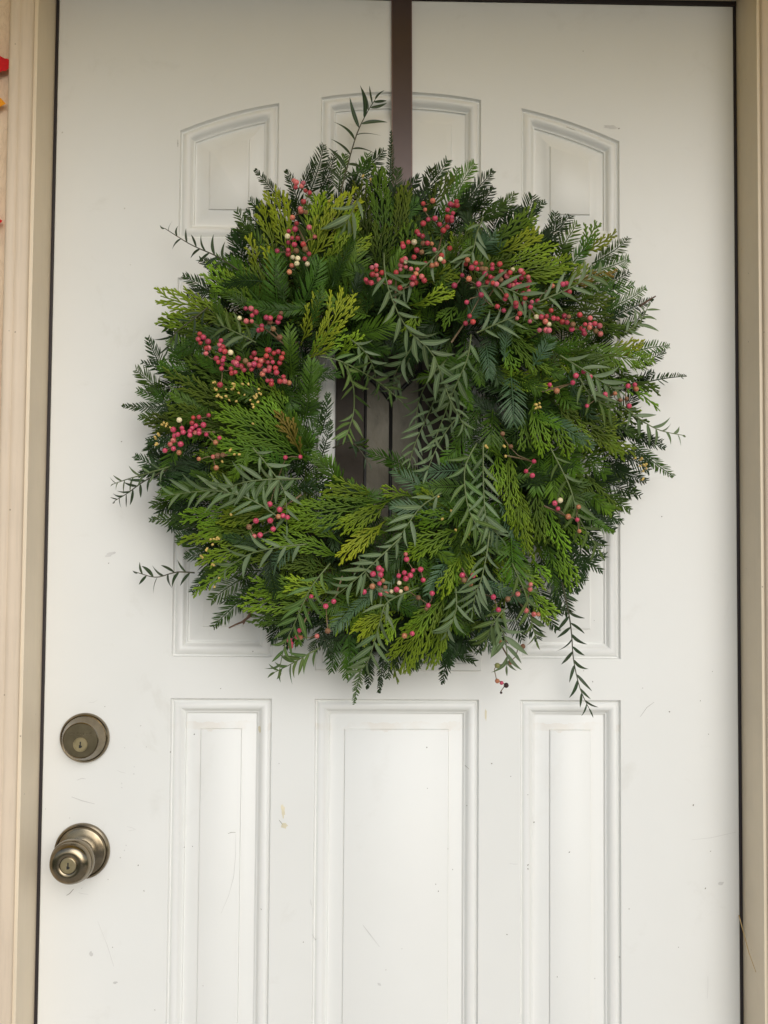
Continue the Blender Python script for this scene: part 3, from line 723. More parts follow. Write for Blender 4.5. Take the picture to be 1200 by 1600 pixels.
def pepper(pts_px, ln_px, shade='p', lift=0.02, n=None, roll=0.0, ends=1.0, side=0, ang=48, fr0=1.0, droop=0.0, wide=1.0):
    """a pinnate leaf: rachis through the photograph's points, a leaflet either side"""
    P = []
    for i, (u, v) in enumerate(pts_px):
        f = i/(len(pts_px)-1); P.append(W(u, v, Hp(u, v)*(fr0+(1-fr0)*f)+lift+0.006*math.sin(math.pi*f)))
    # smooth through the points
    Q = []
    for i in range(len(P)-1):
        a, b, c, d = P[max(i-1, 0)], P[i], P[i+1], P[min(i+2, len(P)-1)]
        for k in range(6):
            t = k/6; Q.append(0.5*((2*b)+(c-a)*t+(2*a-5*b+4*c-d)*t*t+(3*b-a-3*c+d)*t**3))
    Q.append(P[-1]); cv = Curve3(Q)
    m = MB(); m.tube([cv.at(i/16) for i in range(17)], 0.00105, 0.0005, 5, 0.5)
    st_ = m.build('pepper_leaf', M_darkstem if shade == 'q' else M_greenstem, None, cv.p[0].copy()); wparent(st_)
    L = cv.L; ln = px2m(ln_px)*0.93
    n = n or max(4, int(L/0.0105))
    org = cv.p[0]
    for i in range(n+1):
        t = 0.10+0.90*i/n; sides = (1, -1) if i < n else (0,)
        for sg in sides:
            if side and sg and sg != side and rnd() < 0.8: continue
            if sg and rnd() < 0.07: continue
            tt = min(1, t+(0.35/n if sg > 0 else 0)); p = cv.at(tt); T = cv.tan(tt); B, N = frame(T, p, roll+ru(-0.25, 0.25))
            s_ = ln*(0.72+0.28*min(1, t*3))*(1 if t < 0.65 else 1-0.5*ends*((t-0.65)/0.35))*ru(0.82, 1.12)
            an = math.radians(ang-14*t+ru(-9, 9)) if sg else 0
            d = T*math.cos(an)+B*(sg or 0.1)*math.sin(an or 0.05)+N*ru(-0.1, 0.25)+Vector((0, 0, -droop)); d.normalize()
            nn = (N-d*N.dot(d)).normalized(); nn = (Matrix.Rotation(ru(-0.5, 0.5), 3, d) @ nn); yy = nn.cross(d)
            k = int(rnd()*6); flip = sg if sg else 1
            mt = Matrix.Identity(4)
            for q in range(3):
                mt[q][0] = d[q]*s_; mt[q][1] = yy[q]*s_*flip*ru(0.999, 1.001)*wide; mt[q][2] = nn[q]*s_; mt[q][3] = (p-org)[q]
            me = leaf_mesh(shade, k)
            if leaf_count[0] < 290:
                lo = bpy.data.objects.new('leaflet', me); COL.objects.link(lo); lo.parent = st_; lo.matrix_local = mt; leaf_count[0] += 1
            else:
                sp_ = spare.setdefault(shade, [[], [], []]); b0 = len(sp_[0])
                sp_[0] += [mt @ v.co + org for v in me.vertices]; sp_[1] += [tuple(b0+i_ for i_ in pl.vertices) for pl in me.polygons]
                sp_[2] += [x.value for x in me.attributes['t'].data]
    return st_

random.seed(3)
# base ring of twigs and wire that carries the greenery
for k, (rr_, dd, th) in enumerate(((0.200, 0.030, 0.007), (0.225, 0.034, 0.006), (0.178, 0.036, 0.006), (0.203, 0.048, 0.005))):
    m = MB(); pts = []
    for i in range(49):
        a = 2*math.pi*i/48; r_ = rr_+0.004*math.sin(5*a+k*2)
        pts.append(Vector((WC.x+r_*math.cos(a), -dd-0.003*math.sin(7*a+k), WC.z+r_*math.sin(a))))
    m.tube(pts, th, th, 8); wparent(m.build('twig_ring', M_bark, None, WC.copy()))

# ---- under layers, filled all round
CU, CV_ = 616, 656
random.seed(8)
def jit(): return ru(-1, 1)
UNDER = {}
def sink_of(sh): return UNDER.setdefault(sh, [[], [], [], []])
NU = 330
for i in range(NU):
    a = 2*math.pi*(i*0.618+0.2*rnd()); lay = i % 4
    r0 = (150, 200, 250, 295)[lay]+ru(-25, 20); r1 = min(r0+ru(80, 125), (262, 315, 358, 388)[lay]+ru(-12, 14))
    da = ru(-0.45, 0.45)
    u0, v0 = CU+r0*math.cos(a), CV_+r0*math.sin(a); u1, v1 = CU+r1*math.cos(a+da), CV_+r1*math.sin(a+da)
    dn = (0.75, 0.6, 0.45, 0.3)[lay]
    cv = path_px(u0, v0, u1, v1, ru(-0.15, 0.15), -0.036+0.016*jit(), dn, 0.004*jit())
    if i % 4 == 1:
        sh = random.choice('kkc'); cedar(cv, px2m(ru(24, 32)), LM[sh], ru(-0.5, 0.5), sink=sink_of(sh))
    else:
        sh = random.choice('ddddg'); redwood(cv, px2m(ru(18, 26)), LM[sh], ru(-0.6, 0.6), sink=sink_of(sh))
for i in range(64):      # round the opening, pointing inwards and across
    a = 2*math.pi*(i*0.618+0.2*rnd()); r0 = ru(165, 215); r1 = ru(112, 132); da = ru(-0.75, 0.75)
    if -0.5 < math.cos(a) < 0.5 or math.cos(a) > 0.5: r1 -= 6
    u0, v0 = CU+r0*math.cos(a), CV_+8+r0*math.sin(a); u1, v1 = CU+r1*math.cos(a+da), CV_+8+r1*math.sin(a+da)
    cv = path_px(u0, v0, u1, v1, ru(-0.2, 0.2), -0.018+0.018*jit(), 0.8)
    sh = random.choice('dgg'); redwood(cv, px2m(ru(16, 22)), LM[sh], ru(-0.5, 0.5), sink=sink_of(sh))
# a looser layer among the visible sprigs
for i in range(135):
    a = 2*math.pi*(i*0.618+0.2*rnd()); r0 = ru(150, 300); r1 = min(r0+ru(70, 105), 375)
    if r0 < 175 and rnd() < 0.4: r1 = r0+60
    b = a+ru(-0.4, 0.4)
    u0, v0 = CU+r0*math.cos(a), CV_+r0*math.sin(a); u1, v1 = CU+r1*math.cos(b), CV_+r1*math.sin(b)+8
    cv = path_px(u0, v0, u1, v1, ru(-0.15, 0.15), -0.012+0.008*jit(), 0.9)
    if i % 5 < 1: cedar(cv, px2m(ru(20, 30)), LM[random.choice('kkcc')], ru(-0.4, 0.4))
    else:
        sh = random.choice('dgggb'); redwood(cv, px2m(ru(17, 24)), LM[sh], ru(-0.5, 0.5), sink=sink_of(sh))
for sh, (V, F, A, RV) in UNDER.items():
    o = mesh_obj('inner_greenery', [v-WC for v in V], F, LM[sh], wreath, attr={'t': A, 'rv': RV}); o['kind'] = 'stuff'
# fine sprigs lying over the fans
for i in range(62):
    a = 2*math.pi*(i*0.618+0.2*rnd()); r0 = ru(165, 300); r1 = r0+ru(48, 80); b = a+ru(-0.3, 0.3)
    u0, v0 = CU+r0*math.cos(a), CV_+r0*math.sin(a); u1, v1 = CU+r1*math.cos(b), CV_+r1*math.sin(b)+8
    redwood(path_px(u0, v0, u1, v1, ru(-0.2, 0.2), 0.010+0.006*jit(), 0.95), px2m(ru(12, 19)), LM[random.choice('dggsgb')], ru(-0.6, 0.6), 0.0026)

# ---- the sprigs one can pick out:  u0 v0 u1 v1 needle px, shade, lift, bend
RW = """460 345 399 266 15 d 0 .05 b|480 350 447 266 15 d 0 0 b|482 305 506 226 21 d .004 .06|500 300 523 236 14 d -.004 .1|430 355 391 312 16 d 0 0|415 370 383 330 14 d -.004 .1
450 425 370 330 22 g .004 -.08|470 300 490 255 12 d 0 0|600 330 611 204 9 d .012 .06|590 330 570 250 15 d .004 0|560 330 548 270 17 d 0 .1
642 375 700 250 24 d .004 -.1|650 350 675 262 22 d .006 .1|690 345 742 255 24 b .006 -.05|715 330 771 266 17 d .008 0|700 310 715 262 16 g .002 0|745 345 806 302 16 g .006 .12|740 330 772 292 14 d 0 .05
790 370 853 315 15 d 0 -.1|812 360 832 306 22 d -.004 .1|835 385 892 336 19 d .008 .08|870 405 902 350 20 b .006 -.05|855 390 868 332 17 d 0 .1|880 430 925 372 17 g .002 0
925 412 983 372 18 g .014 .08|915 428 983 404 22 g .008 .06|935 455 984 425 17 d .002 0|905 470 990 445 19 g .006 -.05|930 490 1010 450 18 g .006 .08|950 500 1020 468 15 d .006 -.05 b|960 520 1008 490 16 d 0 .05
930 525 1003 505 16 g 0 .05|975 556 1046 540 16 g .012 -.1|985 575 1040 548 14 d 0 .05|985 605 1073 588 13 d .004 -.08 x|990 595 1022 580 10 d 0 .1
905 545 1022 562 27 b .018 .06 o|885 548 960 575 25 b .014 .1 o|870 600 945 640 18 g .010 -.1|900 640 1000 680 18 g 0 .05|955 655 1040 700 15 d .004 .1|955 665 1035 690 15 d 0 .1|985 690 1053 745 15 g .008 .05|960 700 1015 735 18 d 0 0
940 700 1018 720 17 d 0 -.05|935 720 1010 752 17 d .002 .05|920 735 1000 775 18 d .002 .08|915 745 985 798 17 g .004 .05|890 760 972 815 17 d 0 .1|890 790 962 828 16 d .004 0|905 790 959 832 11 b .014 .15 b|870 800 945 850 17 d 0 .1|880 820 935 862 17 d 0 0
860 835 942 893 15 d .006 .08|850 850 915 908 17 d 0 .05|840 860 905 925 16 d 0 .1|850 880 888 958 22 d .004 -.05|835 900 870 985 20 d 0 .1|815 920 840 998 22 d .002 .1|800 930 815 1000 18 d 0 .05
760 950 748 1020 16 d 0 .05|735 960 770 1018 17 s .004 -.05|715 985 691 1070 13 d .008 .08|700 970 705 1040 15 d 0 .1|580 995 553 1101 11 g .006 .05|600 970 592 1082 11 d 0 -.05 b|620 980 606 1060 14 d 0 .05|645 980 640 1050 14 d -.002 0|560 985 540 1060 17 g 0 .1|530 980 518 1050 17 g .002 .05
500 960 520 1030 14 d 0 .1|575 1010 574 1075 11 d 0 -.1 b|665 990 650 1045 13 d 0 0|540 960 545 1055 18 g 0 -.08|640 960 618 1042 18 d 0 .1|490 950 440 1000 17 d 0 .1|460 930 415 985 16 d 0 0
405 915 333 980 19 g .010 .06|385 900 330 938 19 g .004 .05|360 880 300 925 17 d 0 .1|325 822 234 812 15 g .010 .08|345 850 275 835 15 d .002 0|340 870 290 868 14 d 0 .05|330 800 268 790 14 d 0 .1|345 765 248 772 18 g .002 .08
290 742 211 712 16 d .002 -.1|285 755 225 730 15 d 0 -.05|310 720 215 742 16 d -.002 0|290 632 193 634 12 d .006 -.06 b|275 655 218 652 14 g 0 0|262 632 212 578 20 g .006 .1|290 645 215 610 18 g 0 .1
265 592 231 527 15 d .004 -.08|300 600 222 566 15 d 0 .05|335 590 270 528 22 g .004 -.1|330 610 250 570 22 g 0 .1|360 680 268 612 22 g -.002 .05|320 700 230 690 17 d -.004 .05
425 498 338 405 29 g .010 .08|400 470 312 405 17 d 0 .1|360 480 285 430 16 d 0 .05|350 455 292 460 15 d -.004 0|400 500 345 420 22 g .002 .1|436 495 430 398 26 g .018 -.04|455 505 500 405 25 g .014 .1|462 470 488 398 20 g .010 0|525 480 563 382 27 b .012 .08
490 480 540 400 24 g .008 .05|500 500 570 430 22 g .004 .1|456 590 453 508 17 b .022 -.03|545 525 616 503 25 b .012 .06|535 535 598 552 18 g .004 -.1|550 515 556 455 20 g .004 .05|560 500 612 448 19 d .002 .1|600 500 640 440 17 d 0 .05
475 660 487 562 22 g .010 .05|440 600 460 640 18 g .010 0|487 706 445 642 18 b .014 .06|500 680 512 615 13 d .002 .1|470 620 500 570 18 g .004 -.1|500 720 517 655 11 d .004 .05|545 772 488 712 19 b .012 .1|535 770 510 718 20 b .010 0
540 820 486 812 19 s .018 -.04|500 850 430 822 18 d .002 .1|545 790 600 770 15 g .008 0|690 775 613 735 19 s .010 -.06|655 740 575 708 17 g .004 .08|665 760 602 720 15 g .0 .05|720 735 655 742 20 s .006 .06|730 760 650 765 18 g .006 .05|700 800 612 790 20 s .010 -.05|690 825 605 815 20 g .008 .05|700 850 620 840 18 g .004 0
720 850 668 930 19 s .010 .06|640 880 600 860 17 g .002 0|555 900 480 925 17 g .002 .1|560 940 520 985 18 s .008 .05|560 930 500 960 17 g .006 .1
798 585 803 662 26 s .020 -.02|770 640 768 698 25 b .016 .03|800 588 845 612 18 g .016 -.12|750 635 712 695 20 g .010 .06|755 520 765 592 17 s .012 -.05|742 540 752 600 16 g .006 0|720 560 735 640 16 g .004 .1|765 545 780 600 18 d .002 .05|790 500 760 545 19 d .0 .1
745 480 790 520 16 s .012 .08|700 495 660 520 18 d 0 .1|868 600 900 640 18 g .012 .1|862 700 866 778 25 b .012 -.03|885 705 900 738 22 b .014 0|910 705 948 742 20 g .010 .05|845 700 838 770 22 g .008 .05|880 740 905 790 19 g .004 .1|920 770 955 800 16 b .010 .05|798 830 806 918 29 b .026 .03
820 560 880 585 17 g .002 .1|800 480 840 520 18 d 0 .1|880 600 930 660 18 g 0 .1|790 400 740 360 18 s .014 .05|735 400 775 365 18 s .016 -.05|700 440 760 470 18 d .002 .1|770 880 760 950 17 d 0 0|680 900 640 960 18 d 0 .05|400 660 350 590 20 g 0 .1|420 640 410 590 20 d 0 .05
745 600 672 640 20 d .004 .1|735 560 655 592 20 g .006 -.08|705 525 622 575 20 d .006 .1|740 650 678 694 18 d .0 .05|605 515 590 588 18 d .004 .05|560 535 556 592 17 g .0 .05|640 520 640 590 18 d .004 .1|740 680 690 722 18 g .006 .05|690 560 700 640 18 g .008 .08|560 270 600 235 16 d 0 .1|550 300 575 240 18 g .006 .05|530 300 540 240 16 g .004 -.1|600 350 622 262 18 d .002 .05"""
BUMP = []
for row in RW.replace('\n', '|').split('|'):
    f = row.split()
    if len(f) < 8: continue
    u0, v0, u1, v1, nl, sh, lf_, bd = float(f[0]), float(f[1]), float(f[2]), float(f[3]), float(f[4]), f[5], float(f[6]), float(f[7])
    fl = f[8] if len(f) > 8 else ''
    cv = path_px(u0, v0, u1, v1, bd, lf_)
    redwood(cv, px2m(nl)*1.05, LM[sh], ru(-0.3, 0.3), 0.0032 if sh == 's' else 0.0027, 'b' in fl, None, -1 if 'x' in fl else 0, 0.35 if 'o' in fl else 0.12)

CE = """455 420 432 300 34 y .014 .05|430 410 408 318 22 y .010 .05|478 425 545 308 42 y .018 -.06|485 430 560 372 36 c .014 .08|480 420 502 305 26 c .010 .05|510 430 552 330 30 c .014 0|402 430 388 366 15 y .010 .02|428 440 412 385 16 y .014 .1
600 420 590 262 34 k .010 .03|575 400 562 285 26 k .006 .05|615 400 630 290 26 k .006 .05|630 420 640 350 24 k .004 .05|660 340 700 275 22 k .012 .1|590 440 600 360 30 k .004 0
745 392 838 335 30 c .018 .08|770 400 840 362 26 y .014 .05|770 425 866 380 26 c .014 .05|780 428 895 410 30 c .018 .06|790 430 888 425 22 c .010 .1|690 415 745 355 26 k .012 .05|730 440 800 400 20 k .006 0
905 400 932 346 20 c .008 .05|900 398 964 362 18 y .008 .1|880 445 965 428 16 o .010 .04|870 450 920 418 20 c .004 .05|890 455 960 440 20 k .004 0
375 508 250 466 36 c .012 .05|378 480 325 424 26 c .012 .05|400 490 345 432 22 c .010 .1|350 525 248 498 24 c .004 0|385 520 300 480 30 k .004 .1|400 540 250 505 26 k .0 .05
478 568 546 462 36 y .018 .04|475 560 530 520 26 c .014 .05|470 540 498 458 20 y .014 0|520 560 560 520 18 c .002 .1
405 665 255 585 24 k .008 .03|420 640 285 545 24 k .008 -.05|400 690 262 640 26 k .006 .05|420 620 330 540 24 k .004 .05|440 655 372 592 28 c .010 .05|430 640 335 605 26 k .008 .05|330 680 225 655 24 k .0 .05|460 640 405 598 18 c .010 0
480 722 348 640 40 c .020 .05|482 718 335 692 30 c .018 -.06|478 715 400 632 30 c .016 .05|470 690 425 612 22 c .010 .1|472 715 432 640 18 o .020 .05|468 700 440 655 14 o .018 0|440 740 320 712 26 k .008 .05
430 800 285 812 28 c .010 .06|430 780 300 770 24 k .006 .05|420 830 282 848 24 c .010 .05|410 850 305 880 20 c .008 .05|400 870 300 930 18 c .010 .08|440 800 345 815 24 c .014 .05|380 820 310 830 22 c .006 0
535 872 422 836 30 c .014 .10|525 890 400 870 34 k .008 .05|520 920 398 912 32 c .014 -.06|510 950 382 938 30 c .010 .05|480 970 392 965 24 k .006 .05|530 930 450 912 24 c .016 .05
612 780 460 800 44 c .026 -.05|610 782 538 828 30 c .024 .06|600 775 510 765 26 c .016 0|535 850 440 800 26 c .018 .06|605 812 534 876 26 y .022 .06|610 830 560 850 22 c .014 .1
650 778 598 768 18 c .012 .05|700 795 655 772 18 c .016 .05|725 800 655 814 26 c .022 -.05|728 822 638 868 26 c .024 .05|722 862 689 930 20 c .024 .04|712 868 708 922 16 c .020 .04
700 925 630 1030 44 c .026 .05|690 930 634 990 26 c .022 -.05|710 930 668 1040 26 c .020 .02|700 960 690 1010 18 c .012 0|615 955 556 986 26 y .020 .08|600 950 564 1002 20 y .014 .05|630 960 600 1000 22 c .010 .05|610 1000 624 1068 10 c .004 .05
800 730 829 866 26 c .022 .05|792 690 798 815 22 c .016 -.03|815 760 812 830 22 c .020 .05|845 780 888 862 22 c .016 .03|838 740 842 845 24 k .012 .05|870 790 860 850 22 k .008 .05|790 720 765 690 18 c .010 0|850 850 897 925 16 c .010 -.06|860 840 908 910 16 c .010 0|868 800 920 856 16 c .008 -.08|775 700 785 760 24 c .012 .05
835 618 852 708 24 c .022 .05|862 640 888 712 20 c .020 .05|870 625 922 705 18 c .018 -.04|880 640 992 712 24 c .020 .04|900 640 960 660 22 k .014 .05|920 660 978 716 18 c .018 .05|860 625 905 660 18 k .016 0|820 640 828 700 24 k .014 .05
955 590 1032 640 14 c .010 -.1|930 560 1006 532 20 y .006 .05|960 580 1030 610 18 k .004 .05|940 620 1010 660 18 k .006 .05|780 510 848 576 30 k .014 -.04|790 530 802 580 18 c .012 .05|770 500 840 510 24 k .010 .05|870 480 960 500 24 k .010 .04|880 470 955 470 20 k .008 0|900 500 985 520 20 k .002 .05
640 478 703 455 22 c .018 .05|660 440 712 428 20 c .014 .05|600 470 560 480 24 k .004 .05|720 470 690 500 22 k .002 0|660 480 640 515 20 c .004 .05
805 905 873 958 20 c .020 .05|800 880 852 918 16 c .020 .05|820 925 862 975 14 c .016 .03|790 920 772 985 14 c .008 .05|830 870 860 905 14 c .010 .05|760 960 745 985 14 k .004 0|900 620 960 640 20 k .016 .1|680 880 720 900 20 k .004 .05|545 700 575 690 14 k 0 .05"""
for row in CE.replace('\n', '|').split('|'):
    f = row.split()
    if len(f) < 8: continue
    u0, v0, u1, v1, spd, sh, lf_, bd = float(f[0]), float(f[1]), float(f[2]), float(f[3]), float(f[4]), f[5], float(f[6]), float(f[7])
    cv = path_px(u0, v0, u1, v1, bd, lf_)
    cedar(cv, px2m(spd)*0.84, LM[sh], ru(-0.35, 0.35))

# ---- long pinnate pepper leaves
PEP = [
 ([(600,395),(601,425),(608,455),(620,485),(635,512),(652,530),(676,552),(690,588),(702,622),(716,648),(726,668)], 42, 'p', .034, 13),
 ([(736,522),(731,558),(716,594),(704,622),(690,660),(674,702)], 40, 'p', .030, 9),
 ([(500,557),(528,563),(560,578),(598,602),(630,630)], 36, 'l', .028, 8),
 ([(536,566),(551,598),(553,640),(546,668),(540,682)], 34, 'l', .034, 7),
 ([(745,692),(728,725),(726,755),(732,795),(745,822),(753,838)], 44, 'l', .036, 10),
 ([(755,692),(755,740),(757,790),(762,815),(780,838)], 40, 'p', .034, 10),
 ([(440,812),(402,786),(365,771),(320,767),(262,774)], 46, 'p', .030, 9),
 ([(472,748),(420,749),(380,754),(340,768)], 44, 'p', .034, 7),
 ([(516,880),(490,912),(474,942),(460,975),(445,1008),(437,1045)], 44, 'l', .032, 9),
 ([(655,918),(606,940),(595,968),(585,1002),(574,1035),(556,1052)], 42, 'p', .036, 9),
 ([(628,838),(592,872),(560,902),(525,930)], 38, 'p', .028, 7),
 ([(532,302),(543,258),(558,208),(574,175),(586,156)], 46, 'q', .014, 8),
 ([(372,422),(340,401),(298,382),(258,357)], 32, 'q', .010, 8),
 ([(265,729),(232,739),(198,749),(178,756)], 27, 'p', .006, 6),
 ([(262,733),(225,752),(200,770),(180,782)], 28, 'q', .002, 6),
 ([(304,895),(275,894),(244,902),(216,895)], 34, 'q', .008, 5),
 ([(500,1012),(478,1024),(458,1036),(430,1050)], 34, 'l', .014, 6),
 ([(878,910),(888,955),(893,990),(896,1030),(906,1075),(920,1106)], 36, 'q', .006, 9),
 ([(768,960),(786,988),(792,1018),(792,1040)], 46, 'p', .022, 6),
 ([(840,472),(880,455),(915,437),(945,422)], 42, 'p', .034, 6),
 ([(735,450),(772,447),(808,458),(832,478)], 42, 'p', .028, 6),
 ([(875,555),(915,580),(940,596),(968,612)], 46, 'p', .030, 5),
 ([(972,634),(1000,655),(1030,672),(1066,680)], 34, 'p', .010, 6),
 ([(765,830),(760,868),(752,905),(744,925),(738,955)], 42, 'p', .034, 8),
 ([(712,918),(713,950),(705,975),(697,988)], 38, 'p', .030, 5),
 ([(690,600),(668,650),(650,690),(640,722)], 38, 'p', .018, 7),
 ([(790,950),(770,975),(760,1000)], 40, 'l', .022, 4),
 ([(860,700),(890,760),(905,810),(935,858)], 40, 'l', .020, 7),
 ([(480,850),(430,856),(385,868),(340,900)], 38, 'p', .026, 7),
 ([(700,380),(670,410),(640,440),(625,462)], 36, 'p', .026, 5),
 ([(755,340),(745,365),(738,395),(720,410)], 34, 'p', .022, 5),
 ([(640,560),(625,590),(612,612)], 34, 'p', .012, 4),
 ([(325,480),(300,500),(275,520),(262,545)], 34, 'q', .006, 5),
 ([(400,535),(370,520),(345,508)], 34, 'l', .016, 4),
 ([(560,310),(548,335),(540,350)], 46, 'p', .020, 3),
 ([(800,880),(820,925),(828,960),(838,1000)], 36, 'l', .024, 6),
 ([(905,590),(925,620),(960,640)], 40, 'l', .026, 4),
 ([(975,520),(1000,503),(1012,480)], 34, 'p', .008, 4),
 ([(690,770),(660,790),(640,815),(625,838)], 44, 'p', .026, 5),
 ([(395,700),(420,730),(445,770),(448,820)], 36, 'p', .024, 5),
 ([(560,870),(575,900),(600,930)], 36, 'p', .022, 4),
 ([(745,520),(790,500),(840,480)], 40, 'p', .018, 5),
 ([(655,515),(640,548),(622,575),(612,600)], 38, 'p', .020, 5),
 ([(548,530),(572,552),(585,580),(590,615)], 34, 'p', .012, 5),
 ([(700,560),(672,590),(655,625),(650,655)], 38, 'p', .012, 6),
 ([(725,640),(700,670),(682,700),(668,735)], 40, 'p', .016, 6),
 ([(520,700),(545,690),(560,700),(575,722)], 28, 'q', .0, 5),
]
random.seed(17)
for pts, ln, sh, lf_, n in PEP:
    pepper(pts, ln, sh, lf_, n, ru(-0.2, 0.2), 0.9, 0, 50, droop=0.12, wide=ru(0.92, 1.18))
for sh, (V, F, A) in spare.items():
    o = mesh_obj('leaflets', [v-WC for v in V], F, LM[sh], wreath, attr={'t': A}); o['kind'] = 'stuff'
# single long curved leaves that lie loose among the needles
m = MB()

# ---- berry clusters
BER = {
'A': "459 282 p 463 285 p 462 293 r 474 286 p 471 291 p 477 298 r 484 301 r 474 315 r 469 326 p 470 330 s 478 332 t 457 340 s 463 349 r 483 355 p 461 358 r 451 361 r 449 369 c 456 372 r 465 372 r 451 379 r 492 370 p 474 382 r 477 389 t 460 382 r 433 392 r 450 391 r 450 397 r 463 392 t 483 397 r 476 404 r 457 402 c 465 404 c 464 412 c 480 412 c 456 415 s 452 425 s",
'B': "661 318 r 676 314 s 664 328 s 669 343 r 680 341 r 661 349 r 687 351 r 699 328 r 713 315 r 708 321 r 714 321 r 704 319 r 699 339 r 705 340 r 699 344 r 708 333 r 699 355 r 693 360 r 706 345 r 654 366 r 660 369 r 652 362 r 629 380 r 630 385 r 638 378 r 647 378 c 661 380 t 668 380 r 675 381 s 679 390 p 651 391 r 659 394 t 647 402 r 690 399 r 688 405 c 693 409 s 682 413 s 675 415 s 665 411 r 703 388 r",
'C': "634 409 c 628 407 r 633 405 p 626 414 p 634 417 p 626 421 p 642 420 p 652 421 p 619 426 r 650 428 s 659 432 p 643 435 r 649 441 r 663 438 r 646 434 r 625 450 r 609 441 p 644 444 p 581 418 p 588 415 p 588 422 r 582 429 r 589 430 p 592 437 p 580 442 r 572 437 r 597 426 r 574 441 r",
'D': "730 406 s 728 413 r 743 411 r 752 412 t 737 418 r 746 420 r 753 420 t 759 421 t 769 414 r 769 420 r 781 413 r 801 421 c 758 428 r 766 433 r 771 435 r 797 426 r 792 432 p 783 425 r 788 427 t 814 423 p 818 427 r 825 433 p 815 434 r 804 438 r 802 446 p 808 445 r 813 444 r 807 451 r 796 446 r 770 442 r 776 444 p 733 436 s 722 430 r 748 444 r 751 460 r 826 440 r 824 446 r 818 459 r 826 455 p 820 466 r 789 467 r 791 462 r 710 446 r 729 472 r 782 437 t 762 441 r",
'D2': "818 474 r 831 472 p 840 470 r 812 490 r 806 478 r 808 497 p 829 480 r 828 502 p 861 485 r 838 495 c 846 495 r 854 494 r 852 502 s 858 507 c 843 516 p 853 516 p 858 516 p 865 497 r 871 498 r 879 503 r 886 504 r 882 494 r 889 495 t 893 514 r 895 507 t 906 492 r 922 497 p 914 507 r 922 507 p 929 506 r 937 509 p 908 513 r 912 516 r 921 512 s 931 517 t 938 522 p 913 521 r 863 447 s 879 444 r 885 443 r 884 456 r 889 456 r 806 474 r",
'D3': "734 494 r 727 505 r 739 503 r 777 479 r 787 485 r 752 461 r",
'E': "384 482 r 392 482 p 400 488 r 394 493 r 374 497 c 385 502 p 393 502 p 416 496 r 422 497 r 437 496 r 434 503 r 439 489 t 422 503 t 409 509 r 409 515 r 404 516 r 427 514 t 437 527 t",
'F': "312 522 r 310 530 r 318 527 r 316 531 k 313 536 r 325 534 r 326 544 p 322 544 r 322 552 p 345 532 r 343 539 p 348 542 r 344 547 r 351 549 r 360 551 c 338 560 r 350 559 r 348 563 r 341 566 r 348 569 r 372 560 r 365 566 r 369 568 p 371 571 r 361 576 r 346 576 r 381 578 r 377 572 r 384 564 t 390 570 p 395 573 r 397 569 r 393 558 r 397 552 r 400 561 p 406 563 r 411 563 r 406 570 r 418 547 r 416 556 r 414 579 p 410 584 s 418 566 r 362 583 r 368 582 r 344 601 r 393 577 r 420 547 r 424 560 r 428 552 r 435 549 r 442 552 r 440 559 r 437 567 r 421 574 p 430 575 r 420 579 r 432 582 r 408 564 p 405 571 r 418 595 r 424 595 r 424 600 r 437 596 r 443 589 r 445 596 p 452 598 s 426 566 r",
'G': "302 653 r 311 652 r 326 649 r 280 656 c 300 661 r 306 665 r 318 664 r 284 669 r 300 669 r 271 671 r 297 674 r 286 675 r 311 672 r 305 676 p 297 680 r 311 677 r 278 679 r 273 681 r 271 688 p 266 694 p 282 694 r 271 701 r 258 704 r 280 707 s 343 684 r 337 691 s 322 679 r",
'G2': "333 714 p 340 712 t 348 711 t 338 731 s 311 717 s",
'H': "446 715 r 469 714 r 400 814 r 422 813 r 437 796 r 435 807 s 442 806 r 449 808 r 421 788 r 427 827 r 397 838 p 389 823 t 406 836 r",
'I': "592 888 r 583 897 r 596 891 r 595 898 r 598 907 s 593 912 r 582 916 s 623 900 r 632 895 r 634 904 r 641 899 r 645 891 r 624 911 c 612 924 c 620 921 r 626 924 c 635 920 s 603 928 p 595 927 r 661 906 r 657 890 r 602 918 t 675 927 r 669 946 r 666 951 t 654 934 t 634 866 p 635 874 r 569 925 r",
'I2': "644 990 r 632 993 s 509 947 r 521 940 r 486 932 r 472 942 t 512 986 t",
'J': "468 985 r 464 995 r 470 996 s 452 1000 r 455 1005 r 454 1010 r 495 994 p",
'K': "722 899 r 735 912 s 725 906 t 739 899 r 771 933 r 779 953 r",
'L': "829 913 p 828 921 p 809 928 p 822 954 p 834 960 p 841 960 s 793 936 t",
'M': "783 1003 s 793 999 s 811 1012 r 817 1010 t 798 1034 s 777 1040 o 777 1064 s 784 1067 r 791 1071 k 783 1082 k",
'N': "834 721 r 822 736 r 832 743 r 798 698 t 785 678 t",
'O': "867 786 r 872 795 r 875 782 c 904 792 s 888 807 s 902 812 r 905 830 s",
'P': "900 587 r 912 581 r 922 588 r 895 598 r 859 601 r 870 611 s",
'Q': "981 603 r 992 601 r 994 608 s 961 615 s 946 622 r 946 616 r 979 623 t 969 625 t 983 634 r 917 634 r",
}
BME = {}
